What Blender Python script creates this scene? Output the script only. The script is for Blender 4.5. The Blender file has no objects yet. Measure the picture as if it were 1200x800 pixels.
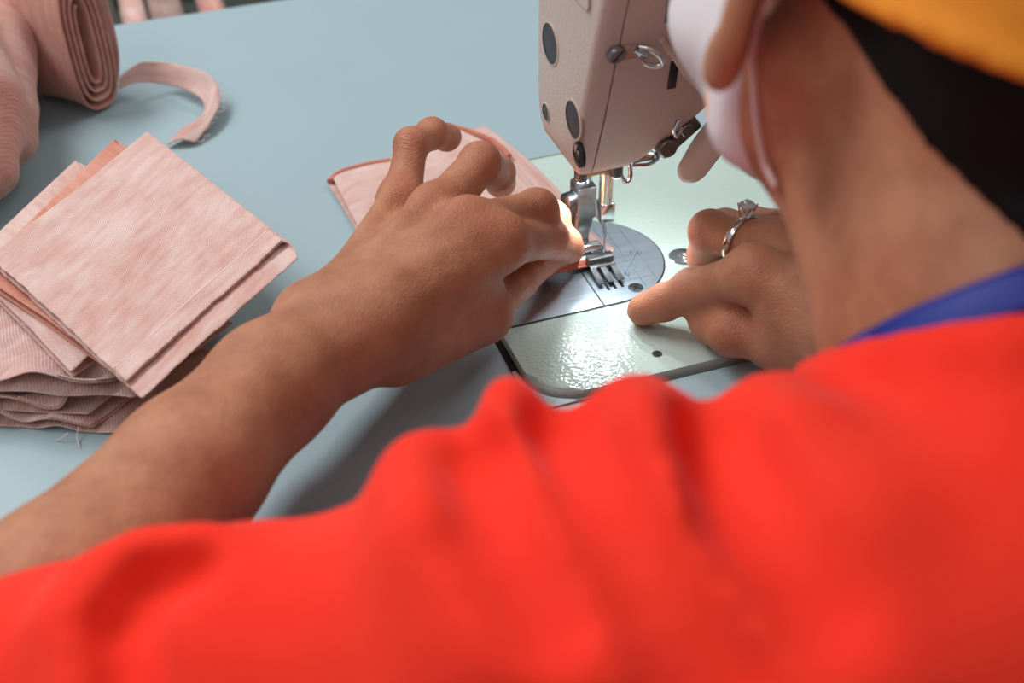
import bpy, bmesh, math, random
import numpy as np
from mathutils import Vector, Matrix

random.seed(7)
RNG = np.random.default_rng(7)
ZOFF = 753.0          # millimetres from the floor to the top of the machine bed
COL = bpy.context.scene.collection
V = lambda *a: np.array(a, float)

# ------------------------------------------------------------------ camera (solved from the machine bed)
CAM = V(-157.1, -458.4, 374.8)
F = 1650.0
def cam_axes(yaw, pitch, roll):
    cy, sy, cp, sp = math.cos(yaw), math.sin(yaw), math.cos(pitch), math.sin(pitch)
    r = V(cy, -sy, 0); h = V(sy, cy, 0)
    f = cp * h + V(0, 0, -sp); u = np.cross(r, f)
    cr, sr = math.cos(roll), math.sin(roll)
    return cr * r + sr * u, -sr * r + cr * u, f
CR, CU, CF = cam_axes(.340, .667, -.007)
def ray(px, py): return CF + (px - 600) / F * CR - (py - 400) / F * CU
def at(px, py, z=None, d=None):
    v = ray(px, py)
    t = d if d is not None else (z - CAM[2]) / v[2]
    return CAM + t * v
def on_y(px, py, Y):
    v = ray(px, py); return CAM + (Y - CAM[1]) / v[1] * v
def on_x(px, py, X):
    v = ray(px, py); return CAM + (X - CAM[0]) / v[0] * v

# ------------------------------------------------------------------ materials
def mat(name, color=(.8, .8, .8), rough=.5, metal=0., spec=.5, sss=0., sss_r=(1, .3, .15), sheen=0., coat=0., emit=None):
    m = bpy.data.materials.new(name); m.use_nodes = True
    b = m.node_tree.nodes['Principled BSDF']
    b.inputs['Base Color'].default_value = (*color, 1)
    b.inputs['Roughness'].default_value = rough
    b.inputs['Metallic'].default_value = metal
    b.inputs['Specular IOR Level'].default_value = spec
    if sss:
        b.inputs['Subsurface Weight'].default_value = sss
        b.inputs['Subsurface Radius'].default_value = sss_r
        b.inputs['Subsurface Scale'].default_value = .004
    if sheen:
        b.inputs['Sheen Weight'].default_value = sheen
        b.inputs['Sheen Roughness'].default_value = .4
    if coat: b.inputs['Coat Weight'].default_value = coat
    if emit:
        b.inputs['Emission Color'].default_value = (*emit[:3], 1); b.inputs['Emission Strength'].default_value = emit[3]
    return m
class NT:
    """small helper around a material's node tree"""
    def __init__(s, m): s.m = m; s.t = m.node_tree; s.b = s.t.nodes['Principled BSDF']
    def n(s, typ, **kw):
        nd = s.t.nodes.new(typ)
        for k, v in kw.items():
            if k.startswith('i_'):
                key = k[2:].replace('_', ' ')
                nd.inputs[int(key) if key.isdigit() else key].default_value = v
            else: setattr(nd, k, v)
        return nd
    def l(s, a, b): s.t.links.new(a, b)
    def math(s, op, a, b=None):
        nd = s.n('ShaderNodeMath', operation=op)
        for i, x in enumerate((a, b)):
            if x is None: continue
            if isinstance(x, (int, float)): nd.inputs[i].default_value = x
            else: s.l(x, nd.inputs[i])
        return nd.outputs[0]
    def noise(s, scale, detail=3, rough=.5, vec=None, dist=0):
        nd = s.n('ShaderNodeTexNoise'); nd.inputs['Scale'].default_value = scale
        nd.inputs['Detail'].default_value = detail; nd.inputs['Roughness'].default_value = rough; nd.inputs['Distortion'].default_value = dist
        s.l(vec if vec is not None else s.coord(), nd.inputs['Vector'])
        return nd.outputs['Fac']
    def coord(s):
        if not hasattr(s, 'tc'): s.tc = s.n('ShaderNodeTexCoord')
        return s.tc.outputs['Object']
    def uv(s):
        if not hasattr(s, 'tc'): s.tc = s.n('ShaderNodeTexCoord')
        return s.tc.outputs['UV']
    def map(s, vec, scale=(1, 1, 1), rot=(0, 0, 0)):
        nd = s.n('ShaderNodeMapping'); nd.inputs['Scale'].default_value = scale; nd.inputs['Rotation'].default_value = rot
        s.l(vec, nd.inputs['Vector']); return nd.outputs[0]
    def ramp(s, fac, stops):
        nd = s.n('ShaderNodeValToRGB'); e = nd.color_ramp.elements
        while len(e) < len(stops): e.new(.5)
        for k, (p, c) in zip(e, stops): k.position = p; k.color = (*c, 1) if len(c) == 3 else c
        s.l(fac, nd.inputs[0]); return nd.outputs[0]
    def mix(s, fac, a, b, blend='MIX'):
        nd = s.n('ShaderNodeMix', data_type='RGBA', blend_type=blend)
        for sock, x in ((nd.inputs[0], fac), (nd.inputs[6], a), (nd.inputs[7], b)):
            if isinstance(x, (int, float)): sock.default_value = x
            elif isinstance(x, tuple): sock.default_value = (*x, 1) if len(x) == 3 else x
            else: s.l(x, sock)
        return nd.outputs[2]
    def bump(s, h, strength=.3, dist=.001, prev=None):
        nd = s.n('ShaderNodeBump'); nd.inputs['Strength'].default_value = strength; nd.inputs['Distance'].default_value = dist
        s.l(h, nd.inputs['Height'])
        if prev is not None: s.l(prev, nd.inputs['Normal'])
        return nd.outputs[0]
    def color(s, c): s.l(c, s.b.inputs['Base Color'])
    def normal(s, c): s.l(c, s.b.inputs['Normal'])
    def rough(s, c): s.l(c, s.b.inputs['Roughness'])

def srgb(r, g, b):
    f = lambda c: c / 12.92 if c <= .04045 else ((c + .055) / 1.055) ** 2.4
    return tuple(f(c / 255) for c in (r, g, b))

def mk_skin(name, base, dark, red, strength=.6):
    m = mat(name, base, .48, 0, .35, .12, (1, .35, .18))
    t = NT(m)
    n1 = t.noise(55, 4, .6); n2 = t.noise(420, 3, .6)
    c = t.mix(t.ramp(n1, [(.32, (0, 0, 0)), (.7, (1, 1, 1))]), dark, base)
    c = t.mix(t.math('MULTIPLY', n2, .22), c, tuple(x * .62 for x in dark))
    a = t.n('ShaderNodeAttribute', attribute_name='crease')
    sp = t.n('ShaderNodeSeparateColor'); t.l(a.outputs['Color'], sp.inputs[0])
    c = t.mix(t.math('MULTIPLY', sp.outputs[0], .55), c, red)
    # fine wrinkles running across each finger joint and the wrist
    wob = t.math('MULTIPLY', t.noise(160, 3), 3.2)
    ph = t.math('ADD', t.math('MULTIPLY', sp.outputs[1], 1.0), wob)
    w = t.math('SINE', t.math('MULTIPLY', ph, 4.2))
    w = t.math('POWER', t.math('MAXIMUM', w, 0.0), 3.0)
    w = t.math('MULTIPLY', w, t.math('MULTIPLY', sp.outputs[2], t.noise(90, 2)))
    c = t.mix(t.math('MULTIPLY', w, .30), c, tuple(x * .4 for x in dark))
    t.color(c)
    vo = t.n('ShaderNodeTexVoronoi', feature='DISTANCE_TO_EDGE'); vo.inputs['Scale'].default_value = 650
    t.l(t.map(t.coord(), (1, 1.6, 1)), vo.inputs['Vector'])
    cell = t.math('MINIMUM', t.math('MULTIPLY', vo.outputs['Distance'], 4.), 1.)
    h = t.math('ADD', t.math('MULTIPLY', cell, .35), t.math('MULTIPLY', n2, .6))
    b1 = t.bump(h, strength, .0006)
    b2 = t.bump(t.math('MULTIPLY', w, -1.0), .35, .001, b1)
    t.normal(b2)
    return m
SKIN = mk_skin('hand_skin', srgb(200, 138, 104), srgb(170, 107, 78), srgb(182, 98, 74))

def mk_cloth(name, light, deep, scale=1.0, fine=True, sheen=.25):
    m = mat(name, light, .95, 0, .1, sheen=sheen); t = NT(m)
    uv = t.uv()
    st = t.noise(1.0, 4, .65, t.map(uv, (45, 190, 1)))          # heather streaks along the rows
    bl = t.noise(1.0, 3, .55, t.map(uv, (26, 26, 1)))           # soft washed blotches
    f = t.math('ADD', t.math('MULTIPLY', st, .55), t.math('MULTIPLY', bl, .55))
    c = t.mix(t.ramp(f, [(.38, (0, 0, 0)), (.66, (1, 1, 1))]), deep, light)
    sep = t.n('ShaderNodeSeparateXYZ'); t.l(uv, sep.inputs[0])
    k = 2 * math.pi / (.0016 * scale)
    wob = t.math('MULTIPLY', t.noise(1.0, 2, .5, t.map(uv, (300, 300, 1))), 2.2)
    a = t.math('SINE', t.math('ADD', t.math('MULTIPLY', sep.outputs[0], k), wob))
    b = t.math('SINE', t.math('ADD', t.math('MULTIPLY', sep.outputs[1], k * 1.15), wob))
    knit = t.math('ADD', t.math('MULTIPLY', t.math('MULTIPLY', a, b), .5), .5)
    c = t.mix(t.math('MULTIPLY', t.math('SUBTRACT', 1., knit), .42 if fine else .12), c, tuple(x * .55 for x in deep))
    t.color(c)
    b1 = t.bump(t.math('ADD', knit, t.math('MULTIPLY', t.noise(900, 2), .5)), .5 if fine else .2, .0007)
    t.normal(b1)
    return m
PINK = mk_cloth('pink_knit', srgb(243, 212, 202), srgb(217, 158, 145))
PINK_DEEP = mk_cloth('pink_knit_deep', srgb(236, 186, 171), srgb(213, 142, 125))
PINK_PEACH = mk_cloth('pink_knit_peach', srgb(238, 172, 152), srgb(216, 134, 112))
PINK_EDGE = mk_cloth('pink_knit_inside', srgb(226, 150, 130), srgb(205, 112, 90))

def mk_red():
    m = mat('red_jersey', srgb(244, 54, 36), .9, 0, .1, sheen=.1); t = NT(m)
    n = t.noise(22, 3)
    t.color(t.mix(n, srgb(236, 42, 30), srgb(250, 64, 44)))
    t.normal(t.bump(t.noise(1500, 2), .15, .0005))
    return m
RED = mk_red()

def mk_enamel(name, c1, c2, rough, bump, scale=900, dist=.0006):
    m = mat(name, c1, rough, 0, .5); t = NT(m)
    t.color(t.mix(t.noise(14, 3), c1, c2))
    t.normal(t.bump(t.noise(scale, 1.5, .4), bump, dist))
    return m
BED_M = mk_enamel('bed_enamel', srgb(194, 210, 200), srgb(187, 203, 195), .12, .28, 640, .0010)
HEAD_M = mk_enamel('head_enamel', srgb(205, 184, 172), srgb(198, 177, 166), .36, .3, 750, .0008)
HEAD_SMOOTH = mk_enamel('head_plain', srgb(205, 182, 168), srgb(198, 175, 161), .4, .12, 750)

def mk_metal(name, col, rough, streak=(8, 300, 8), amt=.25, bump=.05):
    m = mat(name, col, rough, 1.); t = NT(m)
    n = t.noise(12, 3, .6, t.map(t.coord(), streak))
    t.color(t.mix(n, tuple(x * (1 - amt) for x in col), col))
    t.rough(t.math('ADD', t.math('MULTIPLY', n, .18), rough - .06))
    t.normal(t.bump(n, bump, .0004))
    return m
STEEL = mk_metal('brushed_steel', (.56, .64, .72), .36, (3, 60, 3))
CHROME = mk_metal('polished_chrome', (.72, .74, .76), .14, (4, 4, 4), .15, .0)
DARKM = mk_metal('dark_steel', (.12, .12, .13), .35, (20, 20, 20), .4)
GUNMETAL = mk_metal('gun_metal', (.30, .31, .32), .30, (30, 30, 30), .45)
BRASS = mk_metal('bronze_bush', (.40, .25, .12), .34, (20, 20, 20), .3)
SILVER = mk_metal('silver', (.80, .76, .70), .16, (20, 20, 20), .15)
def mk_plain(name, c, rough=.5, spec=.5, var=.12, scale=60, bump=.08):
    m = mat(name, c, rough, 0, spec); t = NT(m)
    n = t.noise(scale, 3)
    t.color(t.mix(n, tuple(x * (1 - var) for x in c), c)); t.normal(t.bump(n, bump, .0005))
    return m
BLACK_PL = mk_plain('black_plastic', (.036, .036, .040), .42)
SLOT_M = mk_plain('slot_dark', (.012, .010, .010), .7)
GROOVE = mk_plain('groove_dark', (.02, .025, .03), .6)
ENGRAVE = mk_plain('engraved_line', (.10, .15, .19), .5)
FELT = mk_plain('gap_felt', srgb(120, 100, 70), .9)
TABLE_M = mk_enamel('table_laminate', srgb(160, 179, 184), srgb(154, 173, 179), .42, .05, 200)
TABLE_EDGE = mk_plain('table_edge', srgb(150, 150, 145), .5)
NAIL = mat('fingernail', srgb(214, 152, 130), .28, 0, .5)
HAIR_M = mk_plain('black_hair', (.006, .0055, .0055), .6, .15, .5, 300, .3)
CAP_M = mk_plain('orange_cap', srgb(240, 142, 44), .8, .2, .12, 40, .1)
MASK_M = mat('mask_fabric', srgb(228, 214, 214), .9, 0, .2)
t_ = NT(MASK_M)
v_ = t_.n('ShaderNodeTexVoronoi'); v_.inputs['Scale'].default_value = 60; t_.l(t_.coord(), v_.inputs['Vector'])
t_.color(t_.mix(t_.ramp(v_.outputs['Distance'], [(.22, (1, 1, 1)), (.34, (0, 0, 0))]), srgb(226, 216, 218), srgb(244, 176, 130)))
STRAP_M = mk_plain('mask_strap', srgb(214, 176, 170), .8)
BLUE_M = mk_plain('blue_ribbon', srgb(12, 34, 132), .6)
TROUSER_M = mk_plain('dark_trousers', srgb(40, 42, 55), .9)
SHOE_M = mk_plain('shoe_black', (.03, .03, .03), .5)
GEM = mat('clear_stone', (.85, .86, .9), .03, 0, .8); GEM.node_tree.nodes['Principled BSDF'].inputs['Transmission Weight'].default_value = .55
GEM.node_tree.nodes['Principled BSDF'].inputs['IOR'].default_value = 2.0
LED_M = mat('led_lens', (1, 1, 1), .3, emit=(.85, .95, 1, 6))
THREAD_M = mat('pink_thread', srgb(238, 205, 196), .9)

# ------------------------------------------------------------------ object helpers
ROOT_LOC = {}
def empty(name, loc):
    o = bpy.data.objects.new(name, None); COL.objects.link(o)
    o.empty_display_size = .02
    o.location = (loc[0] / 1000, loc[1] / 1000, (loc[2] + ZOFF) / 1000)
    ROOT_LOC[o.name] = V(*loc)
    return o
def tag(o, label=None, cat=None, group=None, kind=None):
    if label: o['label'] = label
    if cat: o['category'] = cat
    if group: o['group'] = group
    if kind: o['kind'] = kind
    return o
def link_mesh(name, me, m, parent=None, base=None, smooth=True):
    """me is in millimetres in machine coordinates; moved so that its origin lies at base or at its parent's base"""
    o = bpy.data.objects.new(name, me); COL.objects.link(o)
    n = len(me.vertices); co = np.empty(n * 3); me.vertices.foreach_get('co', co); co = co.reshape(-1, 3)
    if parent is not None:
        b = ROOT_LOC[parent.name]; o.parent = parent
    else:
        b = V(*base) if base is not None else V(*(co.min(0)[:] * .5 + co.max(0) * .5)) * V(1, 1, 0) + V(0, 0, co[:, 2].min())
        o.location = (b[0] / 1000, b[1] / 1000, (b[2] + ZOFF) / 1000)
    ROOT_LOC[o.name] = b
    me.vertices.foreach_set('co', ((co - b) / 1000).ravel())
    for mm in (m if isinstance(m, (list, tuple)) else [m]): me.materials.append(mm)
    me.polygons.foreach_set('use_smooth', [smooth] * len(me.polygons))
    me.update()
    return o
def obj(name, bm, m, parent=None, base=None, smooth=True, angle=40):
    bmesh.ops.recalc_face_normals(bm, faces=bm.faces[:])
    if smooth:
        for e in bm.edges:
            if len(e.link_faces) == 2 and e.calc_face_angle(0) > math.radians(angle): e.smooth = False
    me = bpy.data.meshes.new(name); bm.to_mesh(me); bm.free()
    return link_mesh(name, me, m, parent, base, smooth)
def BM(): return bmesh.new()
def bevel_geom(bm, faces, amt, seg=2):
    if amt <= 0: return
    es = list({e for f in faces for e in f.edges})
    bmesh.ops.bevel(bm, geom=es, offset=amt, segments=seg, affect='EDGES', profile=.5, clamp_overlap=True)
def add_box(bm, lo, hi, bev=0, seg=2, rot=None, org=None):
    lo, hi = V(*lo), V(*hi)
    vs = []
    for z in (lo[2], hi[2]):
        for (x, y) in ((lo[0], lo[1]), (hi[0], lo[1]), (hi[0], hi[1]), (lo[0], hi[1])):
            vs.append(bm.verts.new((x, y, z)))
    idx = [(3, 2, 1, 0), (4, 5, 6, 7), (0, 1, 5, 4), (1, 2, 6, 5), (2, 3, 7, 6), (3, 0, 4, 7)]
    fs = [bm.faces.new([vs[i] for i in f]) for f in idx]
    if rot is not None:
        bmesh.ops.rotate(bm, verts=vs, cent=Vector(org if org is not None else (lo + hi) / 2), matrix=rot)
    bevel_geom(bm, fs, bev, seg)
def frame_of(d):
    d = V(*d); d = d / np.linalg.norm(d)
    a = V(0, 0, 1) if abs(d[2]) < .9 else V(1, 0, 0)
    x = np.cross(a, d); x /= np.linalg.norm(x)
    return x, np.cross(d, x), d
def add_loft(bm, rings, cap=True):
    """rings: list of equal-length lists of points"""
    R = [[bm.verts.new(tuple(p)) for p in ring] for ring in rings]
    n = len(R[0])
    for a, b in zip(R[:-1], R[1:]):
        for i in range(n):
            bm.faces.new((a[i], a[(i + 1) % n], b[(i + 1) % n], b[i]))
    if cap:
        bm.faces.new(R[0][::-1]); bm.faces.new(R[-1])
def add_lathe(bm, p, axis, prof, n=32):
    """prof: (radius, distance along axis) pairs"""
    x, y, d = frame_of(axis); p = V(*p)
    rings = []
    for r, t in prof:
        r = max(r, 1e-3)
        rings.append([p + d * t + (x * math.cos(k * 2 * math.pi / n) + y * math.sin(k * 2 * math.pi / n)) * r for k in range(n)])
    add_loft(bm, rings)
def add_cyl(bm, a, b, r, n=24, bev=.4):
    L = float(np.linalg.norm(V(*b) - V(*a))); bev = min(bev, r * .5, L * .4)
    add_lathe(bm, a, V(*b) - V(*a), [(r - bev, 0), (r, bev), (r, L - bev), (r - bev, L)], n)
def add_tube(bm, pts, r, n=10, taper=None):
    pts = [V(*p) for p in pts]
    rings = []; up = None
    for i, p in enumerate(pts):
        d = pts[min(i + 1, len(pts) - 1)] - pts[max(i - 1, 0)]
        d /= np.linalg.norm(d) + 1e-9
        if up is None: x, y, _ = frame_of(d)
        else:
            x = up - d * (up @ d); x /= np.linalg.norm(x) + 1e-9; y = np.cross(d, x)
        up = x
        rr = r if taper is None else taper[i]
        rings.append([p + (x * math.cos(k * 2 * math.pi / n) + y * math.sin(k * 2 * math.pi / n)) * rr for k in range(n)])
    add_loft(bm, rings)
def smooth_path(pts, n=8):
    pts = [V(*p) for p in pts]; P = [2 * pts[0] - pts[1]] + pts + [2 * pts[-1] - pts[-2]]
    out = []
    for i in range(1, len(P) - 2):
        for k in range(n):
            t = k / n; a, b, c, d = P[i - 1], P[i], P[i + 1], P[i + 2]
            out.append(.5 * ((2 * b) + (-a + c) * t + (2 * a - 5 * b + 4 * c - d) * t * t + (-a + 3 * b - 3 * c + d) * t ** 3))
    out.append(pts[-1]); return out
def rounded(pts, radii, seg=6):
    out = []; n = len(pts)
    for i in range(n):
        p = V(*pts[i]); a = V(*pts[i - 1]) - p; b = V(*pts[(i + 1) % n]) - p
        r = min(radii[i], .49 * np.linalg.norm(a), .49 * np.linalg.norm(b))
        a /= np.linalg.norm(a); b /= np.linalg.norm(b)
        for k in range(seg + 1):
            t = k / seg
            out.append((1 - t) ** 2 * (p + a * r) + 2 * t * (1 - t) * p + t * t * (p + b * r))
    return out
def add_prism(bm, out, z0, z1, bev=0, seg=2):
    b = [bm.verts.new((p[0], p[1], z0)) for p in out]; t = [bm.verts.new((p[0], p[1], z1)) for p in out]
    n = len(out)
    for i in range(n): bm.faces.new((b[i], b[(i + 1) % n], t[(i + 1) % n], t[i]))
    bm.faces.new(b[::-1]); tf = bm.faces.new(t)
    if bev: bmesh.ops.bevel(bm, geom=list(tf.edges), offset=bev, segments=seg, affect='EDGES', profile=.5, clamp_overlap=True)

# ------------------------------------------------------------------ smooth solids: distance fields turned into one continuous mesh
def smin(a, b, k):
    if k <= 0: return np.minimum(a, b)
    h = np.maximum(k - np.abs(a - b), 0) / k
    return np.minimum(a, b) - h * h * k * .25
class Prim:
    def __init__(s, f, c, r): s.f, s.c, s.r = f, V(*c), r
def rcone(a, b, ra, rb):
    a, b = V(*a), V(*b); ba = b - a; L2 = max(ba @ ba, 1e-6)
    def f(P):
        q = P - a; t = np.clip(q @ ba / L2, 0, 1)
        q = q - t[:, None] * ba
        return np.sqrt((q * q).sum(1)) - (ra + (rb - ra) * t)
    return Prim(f, (a + b) / 2, math.sqrt(L2) / 2 + max(ra, rb))
def ball(c, r): return rcone(c, V(*c) + V(.01, 0, 0), r, r)
def ell(c, axes, rad):
    c = V(*c); A = np.array(axes, float); rad = V(*rad)
    def f(P):
        q = (P - c) @ A.T
        k0 = np.sqrt(((q / rad) ** 2).sum(1)); k1 = np.sqrt(((q / rad ** 2) ** 2).sum(1)) + 1e-9
        return k0 * (k0 - 1) / k1
    return Prim(f, c, rad.max())
def chain(pts, rad): return [rcone(pts[i], pts[i + 1], rad[i], rad[i + 1]) for i in range(len(pts) - 1)]
class Group:
    def __init__(s, k, *items):
        s.k = k; s.items = []
        for it in items: s.items += it if isinstance(it, list) else [it]
        los = np.array([(i.c - i.r) for i in s.items]); his = np.array([(i.c + i.r) for i in s.items])
        s.c = (los.min(0) + his.max(0)) / 2; s.r = float(np.linalg.norm(his.max(0) - los.min(0)) / 2)
    def __call__(s, P): return s.f(P)
    def f(s, P, cc=None, rc=None):
        if cc is None:
            cc = (P.min(0) + P.max(0)) / 2; rc = float(np.linalg.norm(P.max(0) - P.min(0)) / 2)
        d = None
        for it in s.items:
            if np.linalg.norm(it.c - cc) - it.r - rc > 45: continue
            e = it.f(P, cc, rc) if isinstance(it, Group) else it.f(P)
            d = e if d is None else smin(d, e, s.k)
        return d if d is not None else np.full(len(P), 45.)
def surface(sdf, lo, hi, h, chunk=48):
    """naive surface nets over the blocks that hold the surface; returns verts, quads"""
    B = 8; lo, hi = V(*lo), V(*hi); H = B * h
    nb = np.ceil((hi - lo) / H).astype(int)
    cand = np.stack(np.meshgrid(*[np.arange(n) for n in nb], indexing='ij'), -1).reshape(-1, 3)
    # coarse pass in slabs of blocks
    keep = []
    key = (cand // 4); order = np.lexsort((key[:, 2], key[:, 1], key[:, 0])); cand = cand[order]
    ks = key[order]; cuts = np.flatnonzero(np.any(np.diff(ks, axis=0), axis=1)) + 1
    for g in np.split(cand, cuts):
        d = sdf(lo + (g + .5) * H)
        keep.append(g[np.abs(d) < H * 1.05 + 2])
    blocks = np.concatenate(keep)
    c9 = np.stack(np.meshgrid(*[np.arange(B + 1)] * 3, indexing='ij'), -1).reshape(-1, 3)
    N = nb * B + 2; S = np.array([N[1] * N[2], N[2], 1], np.int64)
    VK, VP, Q = [], [], []
    corner = [(i, j, k) for i in (0, 1) for j in (0, 1) for k in (0, 1)]
    for s in range(0, len(blocks), chunk):
        bl = blocks[s:s + chunk]; gi = bl[:, None, :] * B + c9[None]
        P = lo + gi.reshape(-1, 3) * h
        D = sdf(P).reshape(len(bl), B + 1, B + 1, B + 1)
        cs = [D[:, i:i + B, j:j + B, k:k + B] for i, j, k in corner]
        st = np.stack(cs, -1); neg = st < 0
        act = neg.any(-1) & ~neg.all(-1)
        w = np.argwhere(act)
        if len(w):
            d8 = st[act]; acc = np.zeros((len(w), 3)); cnt = np.zeros(len(w))
            for a in range(8):
                for ax in range(3):
                    ca = np.array(corner[a])
                    if ca[ax]: continue
                    cb = ca.copy(); cb[ax] = 1; b = corner.index(tuple(cb))
                    da, db = d8[:, a], d8[:, b]; x = (da < 0) != (db < 0)
                    tt = np.where(x, da / np.where(x, da - db, 1), 0)
                    p = ca[None] + tt[:, None] * (cb - ca)[None]
                    acc += p * x[:, None]; cnt += x
            cell = bl[w[:, 0]] * B + w[:, 1:]
            VK.append(cell @ S); VP.append(lo + (cell + acc / cnt[:, None]) * h)
        for ax in range(3):
            sl0 = [slice(None)] + [slice(0, B)] * 3; sl1 = list(sl0); sl1[ax + 1] = slice(1, B + 1)
            a, b = D[tuple(sl0)] < 0, D[tuple(sl1)] < 0
            w = np.argwhere(a != b)
            if not len(w): continue
            g = bl[w[:, 0]] * B + w[:, 1:]
            flip = a[tuple(w.T)]
            u, v = [(1, 2), (2, 0), (0, 1)][ax]
            eu = np.zeros(3, int); ev = np.zeros(3, int); eu[u] = 1; ev[v] = 1
            q = np.stack([(g - eu - ev) @ S, (g - ev) @ S, g @ S, (g - eu) @ S], 1)
            q[~flip] = q[~flip][:, ::-1]
            Q.append(q)
    VK = np.concatenate(VK); VP = np.concatenate(VP); Q = np.concatenate(Q)
    o = np.argsort(VK); VK, VP = VK[o], VP[o]
    ix = np.clip(np.searchsorted(VK, Q), 0, len(VK) - 1)
    ix = ix[(VK[ix] == Q).all(1)]
    return VP, ix
def mesh_from(name, verts, quads):
    me = bpy.data.meshes.new(name)
    me.vertices.add(len(verts)); me.vertices.foreach_set('co', np.asarray(verts, np.float64).ravel())
    me.loops.add(len(quads) * 4); me.loops.foreach_set('vertex_index', quads.ravel().astype(np.int32))
    me.polygons.add(len(quads)); me.polygons.foreach_set('loop_start', np.arange(0, len(quads) * 4, 4, dtype=np.int32))
    me.update(calc_edges=True); me.validate()
    return me
def relax(verts, quads, it=2, f=.5, w=None):
    e = np.concatenate([quads[:, [i, (i + 1) % 4]] for i in range(4)])
    n = len(verts); cnt = np.bincount(e.ravel(), minlength=n).astype(float)[:, None] + 1e-9
    v = verts.copy()
    for _ in range(it):
        s = np.zeros_like(v)
        for a in range(3):
            s[:, a] = np.bincount(e[:, 0], v[e[:, 1], a], n) + np.bincount(e[:, 1], v[e[:, 0], a], n)
        v += f * (s / cnt - v) * (1 if w is None else w[:, None])
    return v
def solid(name, sdf, lo, hi, h, m, parent, it=2):
    v, q = surface(sdf, lo, hi, h); v = relax(v, q, it)
    return link_mesh(name, mesh_from(name, v, q), m, parent)

# ------------------------------------------------------------------ the setting
TZ = -3.0
def plain_box(name, lo, hi, m, kind=None, bev=0):
    bm = BM(); add_box(bm, lo, hi, bev); o = obj(name, bm, m)
    return tag(o, kind=kind)
FLOOR_M = mk_plain('floor_concrete', srgb(70, 74, 66), .7, .4, .3, 6)
WALL_M = mk_plain('wall_paint', srgb(176, 182, 178), .9, .2, .06, 5)
plain_box('floor', (-2600, -2000, -ZOFF - 40), (2800, 2200, -ZOFF), FLOOR_M, 'structure')
plain_box('wall_back', (-2600, 2200, -ZOFF), (2800, 2260, 1500), WALL_M, 'structure')
plain_box('wall_right', (2800, -2000, -ZOFF), (2860, 2260, 1500), WALL_M, 'structure')

# the sewing table: one top with a cut-out for the machine, on a steel stand
table = tag(empty('sewing_table', (100, 100, -ZOFF)), 'pale blue-grey laminate sewing table with the white machine bed let into its top', 'table')
def table_top():
    bm = BM()
    xs = [-620, -4, 486, 780]; ys = [-165, -52.5, 132.5, 371]
    vt = {}; vb = {}
    for i, x in enumerate(xs):
        for j, y in enumerate(ys):
            vt[i, j] = bm.verts.new((x, y, TZ)); vb[i, j] = bm.verts.new((x, y, TZ - 36))
    for i in range(3):
        for j in range(3):
            if (i, j) == (1, 1): continue
            bm.faces.new((vt[i, j], vt[i + 1, j], vt[i + 1, j + 1], vt[i, j + 1]))
            bm.faces.new((vb[i, j], vb[i, j + 1], vb[i + 1, j + 1], vb[i + 1, j]))
    def side(a, b): bm.faces.new((vt[a], vb[a], vb[b], vt[b]))
    for i in range(3):
        side((i, 0), (i + 1, 0)); side((i, 3), (i + 1, 3)); side((0, i), (0, i + 1)); side((3, i), (3, i + 1))
    side((1, 1), (2, 1)); side((1, 2), (2, 2)); side((1, 1), (1, 2)); side((2, 1), (2, 2))
    bmesh.ops.recalc_face_normals(bm, faces=bm.faces[:])
    es = [e for e in bm.edges if len(e.link_faces) == 2 and e.calc_face_angle(0) > 1 and all(abs(v.co.z - TZ) < .1 for v in e.verts)]
    bmesh.ops.bevel(bm, geom=es, offset=1.2, segments=2, affect='EDGES')
    return bm
obj('tabletop', table_top(), TABLE_M, table)
bm = BM()

cv = [V(*((1 - t) ** 2 * V(-2.4, -26) + 2 * t * (1 - t) * V(-2.4, -52.4) + t * t * V(24, -52.4))) for t in np.linspace(0, 1, 14)]
add_prism(bm, [V(-4.2, -26), V(-4.2, -53), V(24, -53)] + cv[::-1], -30, TZ + .6); obj('corner_filler', bm, TABLE_M, table)
bm = BM(); add_box(bm, (-2, 130.0, -30), (484, 132.4, -1.5)); obj('gap_strip', bm, FELT, table)
bm = BM(); add_box(bm, (-3.9, -52, -30), (-.8, 129.5, -4.2)); obj('gap_strip', bm, SLOT_M, table)  # near-black filler stands in for the shade down the bed's left gap
for x in (-560, 720):
    for y in (-120, 330):
        bm = BM(); add_box(bm, (x - 20, y - 20, -ZOFF), (x + 20, y + 20, TZ - 36), 3); obj('leg', bm, TABLE_EDGE, table)
for x in (-560, 720):
    bm = BM(); add_box(bm, (x - 14, -100, -600), (x + 14, 310, -570), 2); obj('crossbar', bm, TABLE_EDGE, table)
# ------------------------------------------------------------------ the sewing machine
mach = tag(empty('sewing_machine', (200, 40, -60)), 'beige and white industrial sewing machine with a steel needle plate, let into the table', 'sewing machine')
bm = BM()
out = rounded([(-.5, -50.6), (482, -50.6), (482, 129), (-.5, 129)], [24, 6, 6, 6], 8)
add_prism(bm, out, -60, 0, 2.6, 4)
obj('bed', bm, BED_M, mach, angle=30)
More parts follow.
